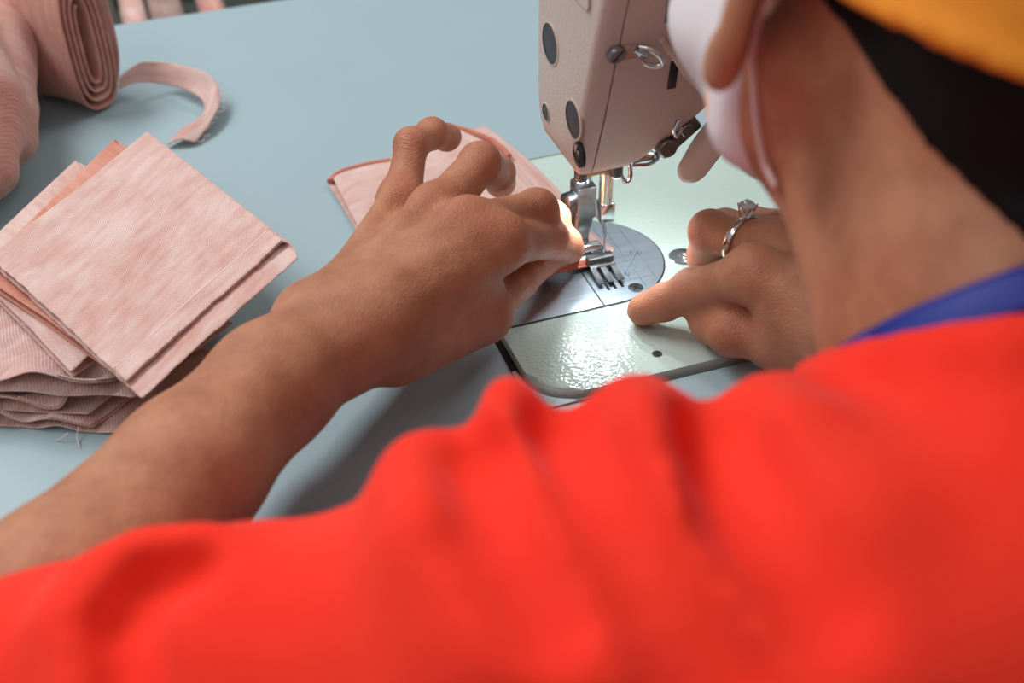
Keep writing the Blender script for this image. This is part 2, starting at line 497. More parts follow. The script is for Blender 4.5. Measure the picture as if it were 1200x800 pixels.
# plates
def arc_plate(x0, cx, R, grow=0, n=40):
    pts = [(x0, -grow)]
    for k in range(n + 1):
        a = -math.pi / 2 + math.pi * k / n
        pts.append((cx + (R + grow) * math.cos(a), 33.8 + (R + grow) * math.sin(a)))
    pts.append((x0, 67.6 + grow))
    return pts
bm = BM(); add_prism(bm, arc_plate(-.6, 55.8, 33.8, .8), -1, .08); obj('plate_recess', bm, GROOVE, mach)
bm = BM(); add_prism(bm, rounded([(-.3, 0), (48.2, 0), (48.2, 67.6), (-.3, 67.6)], [1.5, .3, .3, 1.5]), -.8, .45, .3)
sp = obj('slide_plate', bm, STEEL, mach, angle=20)
bm = BM(); add_prism(bm, arc_plate(48.9, 55.8, 33.8), -.8, .45, .3)
npl = obj('needle_plate', bm, STEEL, mach, angle=20)
# slide plate dimple, feed slots, engraved guide lines
bm = BM(); add_lathe(bm, (38.2, 20, .3), (0, 0, 1), [(0, 0), (1.5, 0), (1.6, .2), (1.1, .3), (.9, .05), (0, .05)], 20); obj('dimple', bm, GUNMETAL, sp)
bm = BM()
for x in (55.2, 58.6, 62): add_box(bm, (x - .7, 10, .3), (x + .7, 30, .5))
obj('feed_slot', bm, SLOT_M, npl)
bm = BM()
def strip(a, b, w=.28, z0=.4, z1=.50):
    a, b = V(*a), V(*b); d = b - a; nrm = V(-d[1], d[0]) / np.linalg.norm(d) * w / 2
    add_prism(bm, [a - nrm, b - nrm, b + nrm, a + nrm], z0, z1)
for x, y0, y1 in ((67.5, 14, 60), (72, 7, 62), (79, 12, 55)): strip((x, y0), (x, y1), .22)
P3 = [at(728.5, 328, .5), at(748, 293, .5)]
strip(P3[0][:2], P3[1][:2], .35)
def vmark(px, py, s=3.2):
    c = at(px, py, .5)[:2]
    strip(c + V(-s * .3, s * .5), c + V(0, -s * .5), .3); strip(c + V(0, -s * .5), c + V(s * .45, s * .45), .3)
for q in ((735.5, 321), (744.5, 312), (749.5, 297)): vmark(*q)
def slash(px, py, s=2.6):
    c = at(px, py, .5)[:2]
    strip(c + V(-s * .1, s * .6), c + V(-s * .1, -s * .5), .3); strip(c + V(-s * .6, -s * .2), c + V(s * .5, s * .1), .25)
for q in ((725, 318), (734.5, 305.5), (740, 295)): slash(*q)
obj('engraving', bm, ENGRAVE, npl)
def slot_screw(parent, c, axis, r, hgt, m, cross=False, head='screw', up=(1, 0, 0)):
    bm = BM(); add_lathe(bm, c, axis, [(r, -.5), (r, hgt * .6), (r * .85, hgt), (0, hgt)], 28)
    s = obj(head, bm, m, parent)
    bm = BM(); x, y, d = frame_of(axis); c = V(*c)
    u = V(*up) - d * (V(*up) @ d); u /= np.linalg.norm(u); w = np.cross(d, u)
    for a, b in ((u, w), (w, u)) if cross else ((u, w),):
        pts = [c + a * (sx * r * .86) + b * (sy * r * .13) for sx, sy in ((-1, -1), (1, -1), (1, 1), (-1, 1))]
        add_loft(bm, [[p + d * (hgt - .25) for p in pts], [p + d * (hgt + .06) for p in pts]])
    obj('slot', bm, SLOT_M, s)
    return s
c = at(745, 337, .45)
slot_screw(npl, (c[0], c[1], .35), (0, 0, 1), 3.5, .35, DARKM, True, up=(.7, .7, 0))
# the lid on the bed and the screw hole near the edge
c = at(800, 301, 0)
bm = BM(); add_lathe(bm, (c[0], c[1], -.5), (0, 0, 1), [(6.6, 0), (6.6, .8), (6.1, 1.15), (2.2, 1.0), (1.8, .55), (.9, .7), (.0, .9)], 36)
obj('oil_lid', bm, CHROME, mach)
c = at(770, 414.5, 0)
bm = BM(); add_lathe(bm, (c[0], c[1], -.6), (0, 0, 1), [(2.3, 0), (2.3, .64), (1.9, .72), (1.5, .66), (1.4, .66), (0, .66)], 24)
hole = obj('screw_hole', bm, GUNMETAL, mach)
bm = BM(); add_lathe(bm, (c[0], c[1], -.3), (0, 0, 1), [(1.4, 0), (1.4, .4), (0, .4)], 20); obj('bore', bm, SLOT_M, hole)

# head casting: stacked sections; x left (rounded end cover), front y, back y, right x
SEC = [  # z, x_left, y_front, y_back, x_right
    (56.5, 46, 22, 50, 66), (58.2, 42.6, 18.6, 53, 69), (62, 40, 16.2, 56, 74), (68, 38.6, 14.2, 58, 80), (77, 38, 11, 59.5, 90),
    (90, 38, 6.5, 60, 101), (105, 38, 2, 60, 110), (125, 38, -4, 60, 118), (151, 38, -12, 60, 122), (190, 38, -18, 61, 124), (250, 39, -20, 62, 124), (258, 43, -16, 58, 120)]
def sect(z, xl, yf, yb, xr, part):
    cut = 48.0
    if part == 'cover':
        return [(p[0], p[1], z) for p in rounded([(xl, yf), (cut - .25, yf), (cut - .25, yb), (xl, yb)], [min(9, (cut - xl) * .95), .3, .3, min(9, (cut - xl) * .95)], 7)]
    if part == 'gap':
        return [(p[0], p[1], z) for p in [(xl + 4, yf + .8), (xr - 4, yf + .8), (xr - 4, yb - .8), (xl + 4, yb - .8)]]
    return [(p[0], p[1], z) for p in rounded([(cut + .25, yf), (xr, yf), (xr, yb), (cut + .25, yb)], [.3, 7, 7, .3], 7)]
bm = BM(); add_loft(bm, [sect(*s, 'cover') for s in SEC]); cover = obj('face_cover', bm, HEAD_M, mach, angle=60)
bm = BM(); add_loft(bm, [sect(*s, 'gap') for s in SEC[1:-1]]); obj('cover_seam', bm, SLOT_M, mach)
bm = BM(); add_loft(bm, [sect(*s, 'body') for s in SEC])
arm = obj('head_casting', bm, HEAD_M, mach, angle=60)
bm = BM()
add_box(bm, (104, 4, 140), (440, 60, 252), 12, 4)
add_box(bm, (345, -10, -2), (460, 70, 250), 14, 4)
obj('arm', bm, HEAD_M, mach)
bm = BM(); add_lathe(bm, (460, 22, 190), (1, 0, 0), [(20, 0), (20, 14), (56, 18), (60, 24), (60, 40), (54, 46), (0, 46)], 40); obj('hand_wheel', bm, BLACK_PL, mach)
# black plugs in the end cover
for (px, py, r, rz) in ((645, 51, 8.6, 8.6), (672, 140, 8.0, 8.0), (640, 131, 3.6, 3.8)):
    c = on_x(px, py, 38.0)
    bm = BM()
    rings = []
    for s, dx in ((1.12, .6), (1.12, -.2), (1.0, -.4), (.97, -.12), (.9, -.08), (.5, -.2), (.01, -.25)):
        rings.append([(38 + dx, c[1] + math.cos(a) * r * s, c[2] + math.sin(a) * rz * s) for a in np.linspace(0, 2 * math.pi, 33)[:-1]])
    add_loft(bm, rings[:3], False); rim = obj('plug_rim', bm, HEAD_SMOOTH, cover)
    bm = BM(); add_loft(bm, rings[2:], False); obj('plug', bm, BLACK_PL, rim)
c = on_x(678.5, 181, 38.9)
bm = BM(); add_lathe(bm, (39.8, c[1], c[2]), (-1, 0, 0), [(5.6, 0), (5.6, 1.4), (4.6, 1.7), (4.4, .9), (0, .9)], 28)
ho = obj('access_hole', bm, SLOT_M, cover)
bm = BM(); add_cyl(bm, (39.6, c[1] + 1, c[2] - 1), (38.3, c[1] + 1, c[2] - 1), 2.2); obj('screw', bm, GUNMETAL, ho)
# raised square badge cover near the top of the end cover
c0, c1 = on_x(668, -18, 37), on_x(688, 14, 37)
bm = BM(); pr = rounded([(c1[1] - 1, c1[2]), (c0[1] + 3, c1[2]), (c0[1] + 3, c1[2] + 26), (c1[1] - 1, c1[2] + 26)], [3] * 4)
add_loft(bm, [[(38.4, p[0], p[1]) for p in pr], [(37.3, p[0], p[1]) for p in pr], [(36.9, c1[1] + (p[0] - c1[1]) * .94, p[1] + .3) for p in pr]])
obj('raised_panel', bm, HEAD_SMOOTH, cover)
# slots in the front of the casting
def yfront(z):
    zs = [s[0] for s in SEC]; return float(np.interp(z, zs, [s[2] for s in SEC]))
def on_front(px, py):
    Y = 0.
    for _ in range(12):
        p = on_y(px, py, Y); Y = yfront(p[2])
    return p
for a, b, w in (((782, -4), (779, 27), 5), ((786, 72), (781, 105), 4)):
    p, q = on_front(*a), on_front(*b)
    bm = BM()
    add_loft(bm, [[p + V(0, -.12, 0), p + V(w, -.12, 0), p + V(w, 2, 0), p + V(0, 2, 0)], [q + V(0, -.12, 0), q + V(w, -.12, 0), q + V(w, 2, 0), q + V(0, 2, 0)]])
    obj('vent_slot', bm, SLOT_M, arm)
# thread guide bracket with its screw
p = on_front(720, 60); q = on_front(772, 60)
fn = V(0, -.955, -.30); fu = V(0, -.30, .955)          # front face normal and upward direction along it
guide = None
bm = BM()
def fpt(px, py, off): return on_front(px, py) + fn * off
pl = rounded([fpt(713, 70, 0)[[0, 2]], fpt(757, 66, 0)[[0, 2]], fpt(757, 50, 0)[[0, 2]], fpt(713, 52, 0)[[0, 2]]], [3, 1, 2, 3], 5)
add_loft(bm, [[V(x, yfront(z) + .2, z) for x, z in pl], [V(x, yfront(z) - 1.4, z) for x, z in pl]])
add_tube(bm, smooth_path([fpt(748, 52, 1.5), fpt(757, 49, 4), fpt(766, 53, 6), fpt(770, 62, 6), fpt(762, 67, 5), fpt(752, 66, 4), fpt(750, 62, 3)], 6), 1.15, 10)
add_tube(bm, smooth_path([fpt(742, 55, 1.5), fpt(752, 58, 2.5), fpt(760, 60, 3)], 6), 1.0, 10)
guide = obj('thread_guide', bm, CHROME, mach)
slot_screw(guide, fpt(721, 60.5, 1.2), fn, 3.9, 1.9, GUNMETAL, up=(.5, 0, .85))
# plate, bars and linkage below and beside the head
bm = BM(); add_box(bm, (46, 25, 51.8), (60, 44, 57), 1.2); obj('bush_plate', bm, BRASS, mach)
bm = BM(); add_lathe(bm, (61, 31, 57.5), (0, 0, -1), [(5, 0), (5, 3), (5.2, 5), (3.6, 5.2), (3.6, 8), (0, 8)], 24); obj('needle_bar_bush', bm, BRASS, mach)
bm = BM(); add_cyl(bm, (61, 31, 58), (61, 31, 27), 3.3, 24, .6); nb = obj('needle_bar', bm, CHROME, mach)
bm = BM(); add_box(bm, (57.5, 27.6, 24), (64.5, 34.4, 34), .8); obj('needle_clamp', bm, CHROME, nb)
bm = BM(); add_lathe(bm, (60.6, 29.6, 26), (0, 0, -1), [(1.05, 0), (1.05, 9), (.55, 10), (.5, 22), (.12, 27)], 14); obj('needle', bm, STEEL, nb)
bm = BM(); add_cyl(bm, (53, 38, 58), (53, 38, 24), 3.9, 24, .6); pb = obj('presser_bar', bm, CHROME, mach)
# presser foot: shank with clamp screw, curved ankle, sole with three toes
foot = empty('presser_foot', (55, 30, .5)); foot.parent = mach
foot.location = ((55 - 200) / 1000, (30 - 40) / 1000, (.5 + 60) / 1000)
bm = BM()
add_box(bm, (47.2, 30.5, 26), (56.6, 41, 43), 1.2)
add_loft(bm, [rounded([(46.9, y0, z), (55.6, y0, z), (55.6, y1, z), (46.9, y1, z)], [1.2] * 4, 3) for z, y0, y1 in ((30, 31, 38), (24, 31.5, 37.5), (18, 34, 39), (12, 36, 41), (8, 34, 41), (5, 30, 41))])
obj('shank', bm, GUNMETAL, foot)
bm = BM(); add_lathe(bm, (48, 34.5, 37), (-.95, -.3, 0), [(3.6, 0), (3.6, 1.5), (3.1, 2), (3.1, 3), (3.6, 3.4), (3.6, 6), (3, 6.4), (0, 6.4)], 22); obj('clamp_screw', bm, DARKM, foot)
bm = BM(); add_cyl(bm, (49, 33.6, 8.5), (60, 33.6, 8.5), 2.6); obj('hinge_pin', bm, CHROME, foot)
bm = BM()
add_box(bm, (51.5, 23.5, 1.6), (64, 41, 4.4), .5)
add_box(bm, (51.5, 25.5, 4), (64, 30, 7.4), .5)
for x0, x1 in ((51.5, 54.2), (56.2, 58.9), (61.2, 64)):
    rings = [[(x0, y, z0), (x1, y, z0), (x1, y, z1), (x0, y, z1)] for y, z0, z1 in ((26, 1.6, 4.2), (19, 1.4, 3.2), (14.5, 1.6, 2.6), (12.6, 2.4, 2.9))]
    add_loft(bm, rings)
obj('sole', bm, GUNMETAL, foot)
# bent wire guards beside the needle bar
bm = BM(); add_tube(bm, smooth_path([(64, 29, 57.5), (64.5, 27, 53), (66.5, 25.5, 47), (68.5, 25, 46), (70, 25.5, 49), (69.5, 27, 55), (69, 28, 58)], 6), 1.1, 10); obj('needle_bar_thread_guide', bm, CHROME, mach)
bm = BM(); add_box(bm, (69, 24, 54.6), (81, 34, 58.4), 1.2); add_tube(bm, smooth_path([(70, 23.5, 54.5), (77, 23, 54), (82, 24.5, 55), (82.5, 27, 57)], 6), 1.0, 8); obj('slack_guide', bm, CHROME, mach)
# LED lamps under the head
for x, y in ((46, 25), (62, 23.2)):
    bm = BM(); add_lathe(bm, (x, y, 57.5), (0, 0, -1), [(2.9, 0), (2.9, 5.4), (2.4, 6.0), (0, 6.0)], 20); lh = obj('led_housing', bm, BLACK_PL, mach)
    bm = BM(); add_lathe(bm, (x, y, 51.1), (0, 0, -1), [(2.0, 0), (1.7, .4), (0, .6)], 20); obj('led_lens', bm, LED_M, lh)
# reverse lever: steel linkage and a beige rounded paddle
bm = BM(); add_box(bm, (76, 14, 66), (98, 24, 73), 1.5, rot=Matrix.Rotation(math.radians(-38), 3, 'Y')); add_cyl(bm, (80, 10, 68), (80, 26, 68), 4.2); add_cyl(bm, (88, 9, 76), (88, 14, 76), 3); obj('lever_link', bm, GUNMETAL, mach)
bm = BM()
lp = rounded([at(795, 195, d=604), at(800, 211, d=603), at(822, 212, d=600), at(900, 110, d=585), at(868, 92, d=585), at(815, 160, d=600)], [3, 5, 9, 6, 6, 4], 6)
dv = CF * 9 + V(0, 0, 0)
add_loft(bm, [[p + dv * .05 + (sum(lp) / len(lp) - p) * .05 for p in lp], [p + dv * .12 for p in lp], [p + dv for p in lp]])
obj('reverse_lever', bm, HEAD_SMOOTH, mach, angle=50)
bm = BM(); add_tube(bm, smooth_path([on_y(795, 140, 2), on_y(790, 152, 3), on_y(793, 160, 3), on_y(799, 150, 2)], 6), .8, 8); obj('check_spring', bm, CHROME, mach)
# thread take-up arm of the front face
bm = BM(); add_tube(bm, smooth_path([fpt(774, 45, 1), fpt(788, 62, 3), fpt(800, 78, 6), fpt(815, 90, 8)], 6), 1.3, 8); obj('take_up_finger', bm, HEAD_SMOOTH, mach)
# ------------------------------------------------------------------ cloth
def waves(seed, n=5, lo=40, hi=120):
    g = np.random.default_rng(seed); k = []
    for _ in range(n):
        a = g.uniform(0, 2 * math.pi); L = g.uniform(lo, hi); k.append((math.cos(a) * 2 * math.pi / L, math.sin(a) * 2 * math.pi / L, g.uniform(0, 6.28), g.uniform(.5, 1)))
    s = sum(x[3] for x in k)
    return lambda x, y: sum(w * math.sin(a * x + b * y + p) for a, b, p, w in k) / s
def sheet(name, P, m, parent=None, thick=1.0, uvs=None, base=None):
    """P[i][j]: points in millimetres; uv follows the cloth's own lengths"""
    P = np.array([[V(*p) for p in row] for row in P]); ni, nj = P.shape[:2]
    du = np.zeros((ni, nj)); dv = np.zeros((ni, nj))
    du[1:] = np.cumsum(np.linalg.norm(np.diff(P, axis=0), axis=2), 0); dv[:, 1:] = np.cumsum(np.linalg.norm(np.diff(P, axis=1), axis=2), 1)
    idx = np.arange(ni * nj).reshape(ni, nj)
    q = np.stack([idx[:-1, :-1], idx[1:, :-1], idx[1:, 1:], idx[:-1, 1:]], -1).reshape(-1, 4)
    me = mesh_from(name, P.reshape(-1, 3), q)
    off = RNG.uniform(0, 1, 2)
    uv = np.stack([du.ravel() / 1000 + off[0], dv.ravel() / 1000 + off[1]], 1)
    ul = me.uv_layers.new(name='UVMap'); li = np.empty(len(me.loops), np.int32); me.loops.foreach_get('vertex_index', li)
    ul.data.foreach_set('uv', uv[li].ravel())
    o = link_mesh(name, me, m, parent, base)
    md = o.modifiers.new('thickness', 'SOLIDIFY'); md.thickness = thick / 1000; md.offset = 0
    sb = o.modifiers.new('soft', 'SUBSURF'); sb.levels = 1; sb.render_levels = 1
    return o
def folded(far, right, bottom, left, z, gap, seed, m, name='cloth_piece', low_ext=.06, amp=1.6, fan=0., sag=0., nu=30, nw=34, zf=None, parent=None, jag=1.0):
    """a doubled-over piece: crease along far-right, open along left-bottom; the lower leaf sticks out past right-bottom"""
    far, right, bottom, left = V(*far), V(*right), V(*bottom), V(*left)
    wv = waves(seed); wj = waves(seed + 50, 5, 5, 16); wl = waves(seed + 90, 4, 20, 48)
    rows = []
    S = np.concatenate([np.linspace(1, .03, nu), np.linspace(0, 1, 9)[1:-1] * 0 - np.linspace(0, 1, 9)[1:-1], -np.linspace(.03, 1, nu) - 1])
    for s in S:
        row = []
        for j in range(nw):
            w = j / (nw - 1)
            if s >= 0: q, leaf, zz = s, 0, 0.0
            elif s >= -1:                                   # crease
                a = -s * math.pi; q = .03 - math.sin(a) * .02; leaf = -s; zz = gap * (1 - math.cos(a)) / 2
            else: q, leaf, zz = -s - 1, 1, gap
            if leaf: zz *= 1 - .62 * max(0, (w - .6) / .4) * min(1, q * 4)
            we = w * (1 + low_ext * (1 - leaf))
            A = far + (right - far) * we; B = left + (bottom - left) * we
            p2 = A + (B - A) * q
            e = q ** 2
            x, y = p2[0], p2[1]
            zw = wv(x, y) * amp * (.4 + e) + (wl(x + 40 * leaf, y) * fan * e if leaf else wl(x, y + 60) * fan * .45 * e)
            zz = z + zz + zw + (fan * .6 * e if leaf else 0) - sag * e
            jg = wj(x, y) * .7 * jag
            n2 = (B - A) / np.linalg.norm(B - A); m2 = (right - far) / np.linalg.norm(right - far)
            xy = p2 + n2 * (jg if q > .96 else 0) + m2 * (jg if w > .98 else 0)
            row.append((xy[0], xy[1], max(zz, TZ + .7)))
        rows.append(row)
    return sheet(name, rows, m, parent, .9), rows
def P2(px, py, z): return at(px, py, z)[:2]
G_STACK = 'pink knit pieces piled in the stack beside the forearm'
# the pile of folded pieces, lowest first
g_ = V(-.90, .43); h_ = V(.80, .60)
def corner_piece(px, py, z, lw, lh, gap, seed, m, **k):
    b = P2(px, py, z); return folded(b + h_ * lh + g_ * lw, b + h_ * lh, b, b + g_ * lw, z, gap, seed, m, **k)
def hem_on(o, rows, w0, w1, m, lift=.95, s0=0.02, s1=.99):
    """a turned-up band along the cut edge of the upper leaf"""
    up = rows[-30:]
    out = []
    for i, row in enumerate(up):
        R_ = np.array(row); n = len(row) - 1
        r = []
        for t in np.linspace(w0, w1, 5):
            x = t * n; a = min(int(x), n - 1); f = x - a
            p = R_[a] * (1 - f) + R_[a + 1] * f
            r.append(p + V(0, 0, lift + (.35 if t == w0 else 0)))
        out.append(r)
    h = sheet('hem', out, m, o, .8)
    return h
specs = [
    (110, 506, -2.0, 120, 62, 2.8, 11, 'lowest pink piece of the stack beside the forearm, resting on the table', dict(fan=5.5)),
    (72, 484, 5.0, 112, 66, 2.8, 23, 'pink piece second from the bottom of the stack, ruffled edge to the front', dict(fan=7)),
    (122, 464, 14.4, 118, 60, 2.8, 31, 'pink piece third from the bottom of the stack, its cut corner poking out', dict(fan=7)),
]
for px, py, z, lw, lh, gap, seed, lab, kw in specs:
    o, rows = corner_piece(px, py, z, lw, lh, gap, seed, PINK, amp=1.1, low_ext=.10, **kw)
    tag(o, lab, 'cloth', G_STACK)
    hem_on(o, rows, .84, .995, PINK)
o, rows = folded((-214, 96), (-160, 168), (-104, 66), (-178, 2), 20.8, 3.4, 41, PINK, amp=1.2, fan=3.0, low_ext=.04)
tag(o, 'pink folded piece under the top two of the stack, crease showing at the back corner', 'cloth', G_STACK)
o, rows = folded((-209, 78), (-140, 172), (-92, 56), (-164, -3), 26.6, 3.2, 47, PINK_PEACH, amp=1.2, fan=2.0, low_ext=.04)
tag(o, 'darker pink folded piece directly under the top piece of the stack', 'cloth', G_STACK)
o, rows = folded(P2(175, 155, 35), P2(337, 281, 35), P2(148, 446, 35), P2(-12, 306, 35), 33.2, 3.0, 53, PINK, amp=1.5, fan=1.0, low_ext=.095, nu=46, nw=48)
tag(o, 'large pink knit piece lying flat on top of the stack, hemmed edge beside the forearm', 'cloth', G_STACK)
up = rows[-46:]
hem = sheet('hem', [[np.array(r[-1 - 0]) * t + np.array(r[-5]) * (1 - t) + V(0, 0, .95 + (.3 if t == 0 else 0)) for t in np.linspace(0, 1, 6)] for r in up], PINK, o, .8)
bm = BM(); add_tube(bm, [V(*r[-5]) + V(0, 0, 1.3) for r in up[1:]], .45, 6); obj('seam_thread', bm, THREAD_M, o)
for k, (a, b, c) in enumerate((((92, 500), (90, 512), (94, 524)), ((80, 507), (72, 513), (66, 516)))):
    bm = BM(); add_tube(bm, smooth_path([at(*a, 1), at(*b, -1), at(*c, TZ + .3)], 5), .22, 6)
    obj('loose_thread', bm, THREAD_M, bpy.data.objects['cloth_piece'])
# small loop of a piece folded back on itself in the pile
U = [(62, 372), (40, 366), (26, 366), (24, 374), (36, 381), (52, 388), (62, 392), (66, 386), (58, 378)]
path = smooth_path([at(x, y, 25 - i * .2) for i, (x, y) in enumerate(U)], 5)
inn = nrm_ = V(.62, .62, 0)
o = sheet('cloth_piece', [[p + inn * t * 16 + V(0, 0, -2.0 + 4.0 * (t < .5) * 0) for t in np.linspace(0, 1, 6)] for p in path], PINK, None, .9)
tag(o, 'narrow pink piece curled into a loop at the front of the stack', 'cloth', G_STACK)

# ---- the bulky bundle at the edge of the table
def uv_planar(o, a=(1, 0, .4), b=(0, 1, .6)):
    me = o.data; co = np.empty(len(me.vertices) * 3); me.vertices.foreach_get('co', co); co = co.reshape(-1, 3)
    uv = np.stack([co @ V(*a), co @ V(*b)], 1); ul = me.uv_layers.new(name='UVMap')
    li = np.empty(len(me.loops), np.int32); me.loops.foreach_get('vertex_index', li); ul.data.foreach_set('uv', uv[li].ravel())
bA = Group(7, chain([at(-50, -60, 40), at(-28, 60, 34), at(-18, 150, 27)], [31, 30, 26]))
bB = Group(7, chain([at(-74, 40, 52), at(-50, 130, 44), at(-46, 186, 30)], [30, 31, 27]), chain([at(-140, 100, 30), at(-120, 190, 25)], [34, 28]))
bw = waves(77, 6, 14, 40)
def bundle_f(P):
    cc = (P.min(0) + P.max(0)) / 2; rc_ = float(np.linalg.norm(P.max(0) - P.min(0)) / 2)
    d = smin(bA.f(P, cc, rc_), bB.f(P, cc, rc_), 2.5)
    d = d + 1.1 * np.sin(P[:, 1] * .16 + P[:, 2] * .22 + np.sin(P[:, 0] * .07) * 2) * np.clip((40 - P[:, 2]) / 30, .15, 1)
    return np.maximum(d, -(P[:, 2] - TZ - .2))
vv, qq = surface(bundle_f, (-320, 100, -6), (-130, 420, 100), 2.2); vv = relax(vv, qq, 3)
bun = link_mesh('cloth_bundle', mesh_from('cloth_bundle', vv, qq), PINK_DEEP); uv_planar(bun)
tag(bun, 'bulky pink knit bundle behind the stack, leaning against the cloth roll', 'bundle')

# ---- the rolled cloth and the strip that ties it
ra, rt, rk = V(-.62, .78, 0), V(.80, .60, 0), V(-.05, .12, .99)
org = at(124, 128, TZ + 1.2) + V(0, 0, 0)
rows = []; turns = 4.25
cc0 = org + rk * 38
for t in np.linspace(.12, 1, 150):
    th = t * turns * 2 * math.pi - math.pi * .5
    ht = 18 + 20 * t; wd = 1.5 + 13.5 * t
    c, s = math.cos(th), math.sin(th)
    k = (abs(c) ** 3.2 + abs(s) ** 3.2) ** (-1 / 3.2)
    p = cc0 + rt * (c * k * wd) + rk * (s * k * ht)
    rows.append([p + ra * (u * 47) + rk * (math.sin(u * 5) * 1.5) for u in np.linspace(0, 1, 14)])
roll = sheet('cloth_roll', rows, PINK_DEEP, None, 1.3)
tag(roll, 'flattened roll of pink knit standing on the table, its coiled end facing the machine', 'cloth roll')
fl = smooth_path([cc0 + rt * 13 + rk * 38, cc0 + rt * 19 + rk * 32, cc0 + rt * 23 + rk * 12, cc0 + rt * 22 - rk * 14, cc0 + rt * 17 - rk * 28, cc0 + rt * 12 - rk * 33], 6)
sheet('outer_flap', [[p + ra * (4 + u * 40) for u in np.linspace(0, 1, 10)] for p in fl], PINK, roll, 1.3)
ctr = smooth_path([at(139, 98, 9), at(168, 86, 9), at(200, 85, 8), at(232, 99, 8), at(247, 112, 6), at(244, 132, 3.5), at(229, 150, 1.5), at(211, 167, 0)], 7)
wid = [V(1, 1, 4), V(1, 3, 6.5), V(2, 5, 6), V(3, 6, 6), V(6, 5.5, 6), V(9, 4, 3), V(10, -1, .8), V(9.6, -2.0, .3)]
rows = []
for i, p in enumerate(ctr):
    x = i / (len(ctr) - 1) * 7; a = min(int(x), 6); w = wid[a] * (1 - x + a) + wid[a + 1] * (x - a)
    rows.append([p + w * t * .8 + V(0, 0, max(0, TZ + .9 - (p + w * t * .8)[2]) + 1.2 * math.sin(i * .35) * t * t + (2.0 * (1 - abs(t)) if x > 4 else 0)) for t in np.linspace(-1, 1, 9)])
st = sheet('cloth_strip', rows, PINK, None, 1.0)
tag(st, 'narrow frayed pink strip curving across the table from the roll to the stack', 'cloth strip')
for k in range(16):
    q = np.array(rows[-2 - k * 2][-1]); e = q + V(RNG.uniform(2, 5), RNG.uniform(-2, 3), RNG.uniform(-1, 1)); e[2] = max(e[2], TZ + .3)
    bm = BM(); add_tube(bm, smooth_path([q, (q + e) / 2 + V(*RNG.uniform(-1, 1, 3)), e], 3), .18, 5); obj('fray', bm, THREAD_M, st)

# ---- the piece being sewn, from under the left hand to the presser foot
def lift(x, y):                                  # the table is a little lower than the machine bed
    return .9 if x > -1 else TZ + .9 + 3.0 * max(0, min(1, (x + 7) / 6))
def leaf(name, pts_far, pts_near, m, parent, dz, seed, nj=16, ni=50):
    A = smooth_path([V(*P2(x, y, 1.), 0) for x, y in pts_far], 12); B = smooth_path([V(*P2(x, y, 1.), 0) for x, y in pts_near], 12)
    wv = waves(seed, 5, 25, 70); rows = []
    for i in range(ni):
        a = A[int(round(i / (ni - 1) * (len(A) - 1)))]; b = B[int(round(i / (ni - 1) * (len(B) - 1)))]
        row = []
        for t in np.linspace(0, 1, nj):
            p = a + (b - a) * t
            fd = float(np.clip((56 - p[0]) / 25, .0, 1)); p[2] = lift(p[0], p[1]) - .4 * (1 - fd) + (dz + (wv(p[0], p[1]) + .6) * 1.0) * fd
            row.append(p)
        rows.append(row)
    return sheet(name, rows, m, parent, .8)
work = leaf('cloth_in_work', [(384, 212), (440, 190), (500, 170), (556, 150), (572, 149), (608, 176), (652, 218), (684, 262), (712, 284), (721, 292)],
            [(424, 276), (470, 300), (520, 318), (560, 326), (590, 326), (620, 322), (650, 316), (672, 311), (694, 305), (708, 300)], PINK, None, 0, 5)
tag(work, 'pale pink knit piece under the hand, being fed beneath the presser foot', 'cloth')
leaf('upper_leaf', [(388, 206), (410, 194), (440, 187), (458, 185), (500, 172), (532, 152), (556, 158), (584, 172), (606, 194), (630, 226), (660, 262)],
     [(424, 274), (460, 290), (500, 300), (530, 306), (560, 312), (590, 316), (620, 316), (640, 316), (655, 314), (665, 312), (676, 308)], PINK, work, 2.4, 8)
bm = BM(); add_tube(bm, [p + V(0, 0, lift(p[0], p[1]) + 2.6) for p in smooth_path([V(*P2(x, y, 2), 0) for x, y in ((386, 210), (396, 201), (412, 195), (436, 189), (458, 186))], 6)], 1.7, 10, None)
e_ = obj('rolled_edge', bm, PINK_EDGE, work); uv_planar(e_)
bm = BM(); add_tube(bm, [p + V(0, 0, lift(p[0], p[1]) + 2.8) for p in smooth_path([V(*P2(x, y, 2), 0) for x, y in ((532, 152), (552, 158), (578, 169), (597, 186))], 6)], 1.5, 10, None)
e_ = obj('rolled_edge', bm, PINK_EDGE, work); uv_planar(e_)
gp = smooth_path([at(636, 310, 8), at(650, 305, 8), at(664, 304, 7), at(676, 304, 6), at(690, 304, 4)], 6)
rows = []
for i, p in enumerate(gp):
    t = i / (len(gp) - 1)
    rows.append([p + V(0, -1, 0) * (5 * s) * (1 - .3 * t) + V(0, 0, 1.6 * math.sin(s * 9 + i * .25) * (1 - .6 * t) - s * 3.2 * (1 - t * .3)) for s in np.linspace(0, 1, 12)])
sheet('gathered_edge', rows, PINK_EDGE, work, .7)

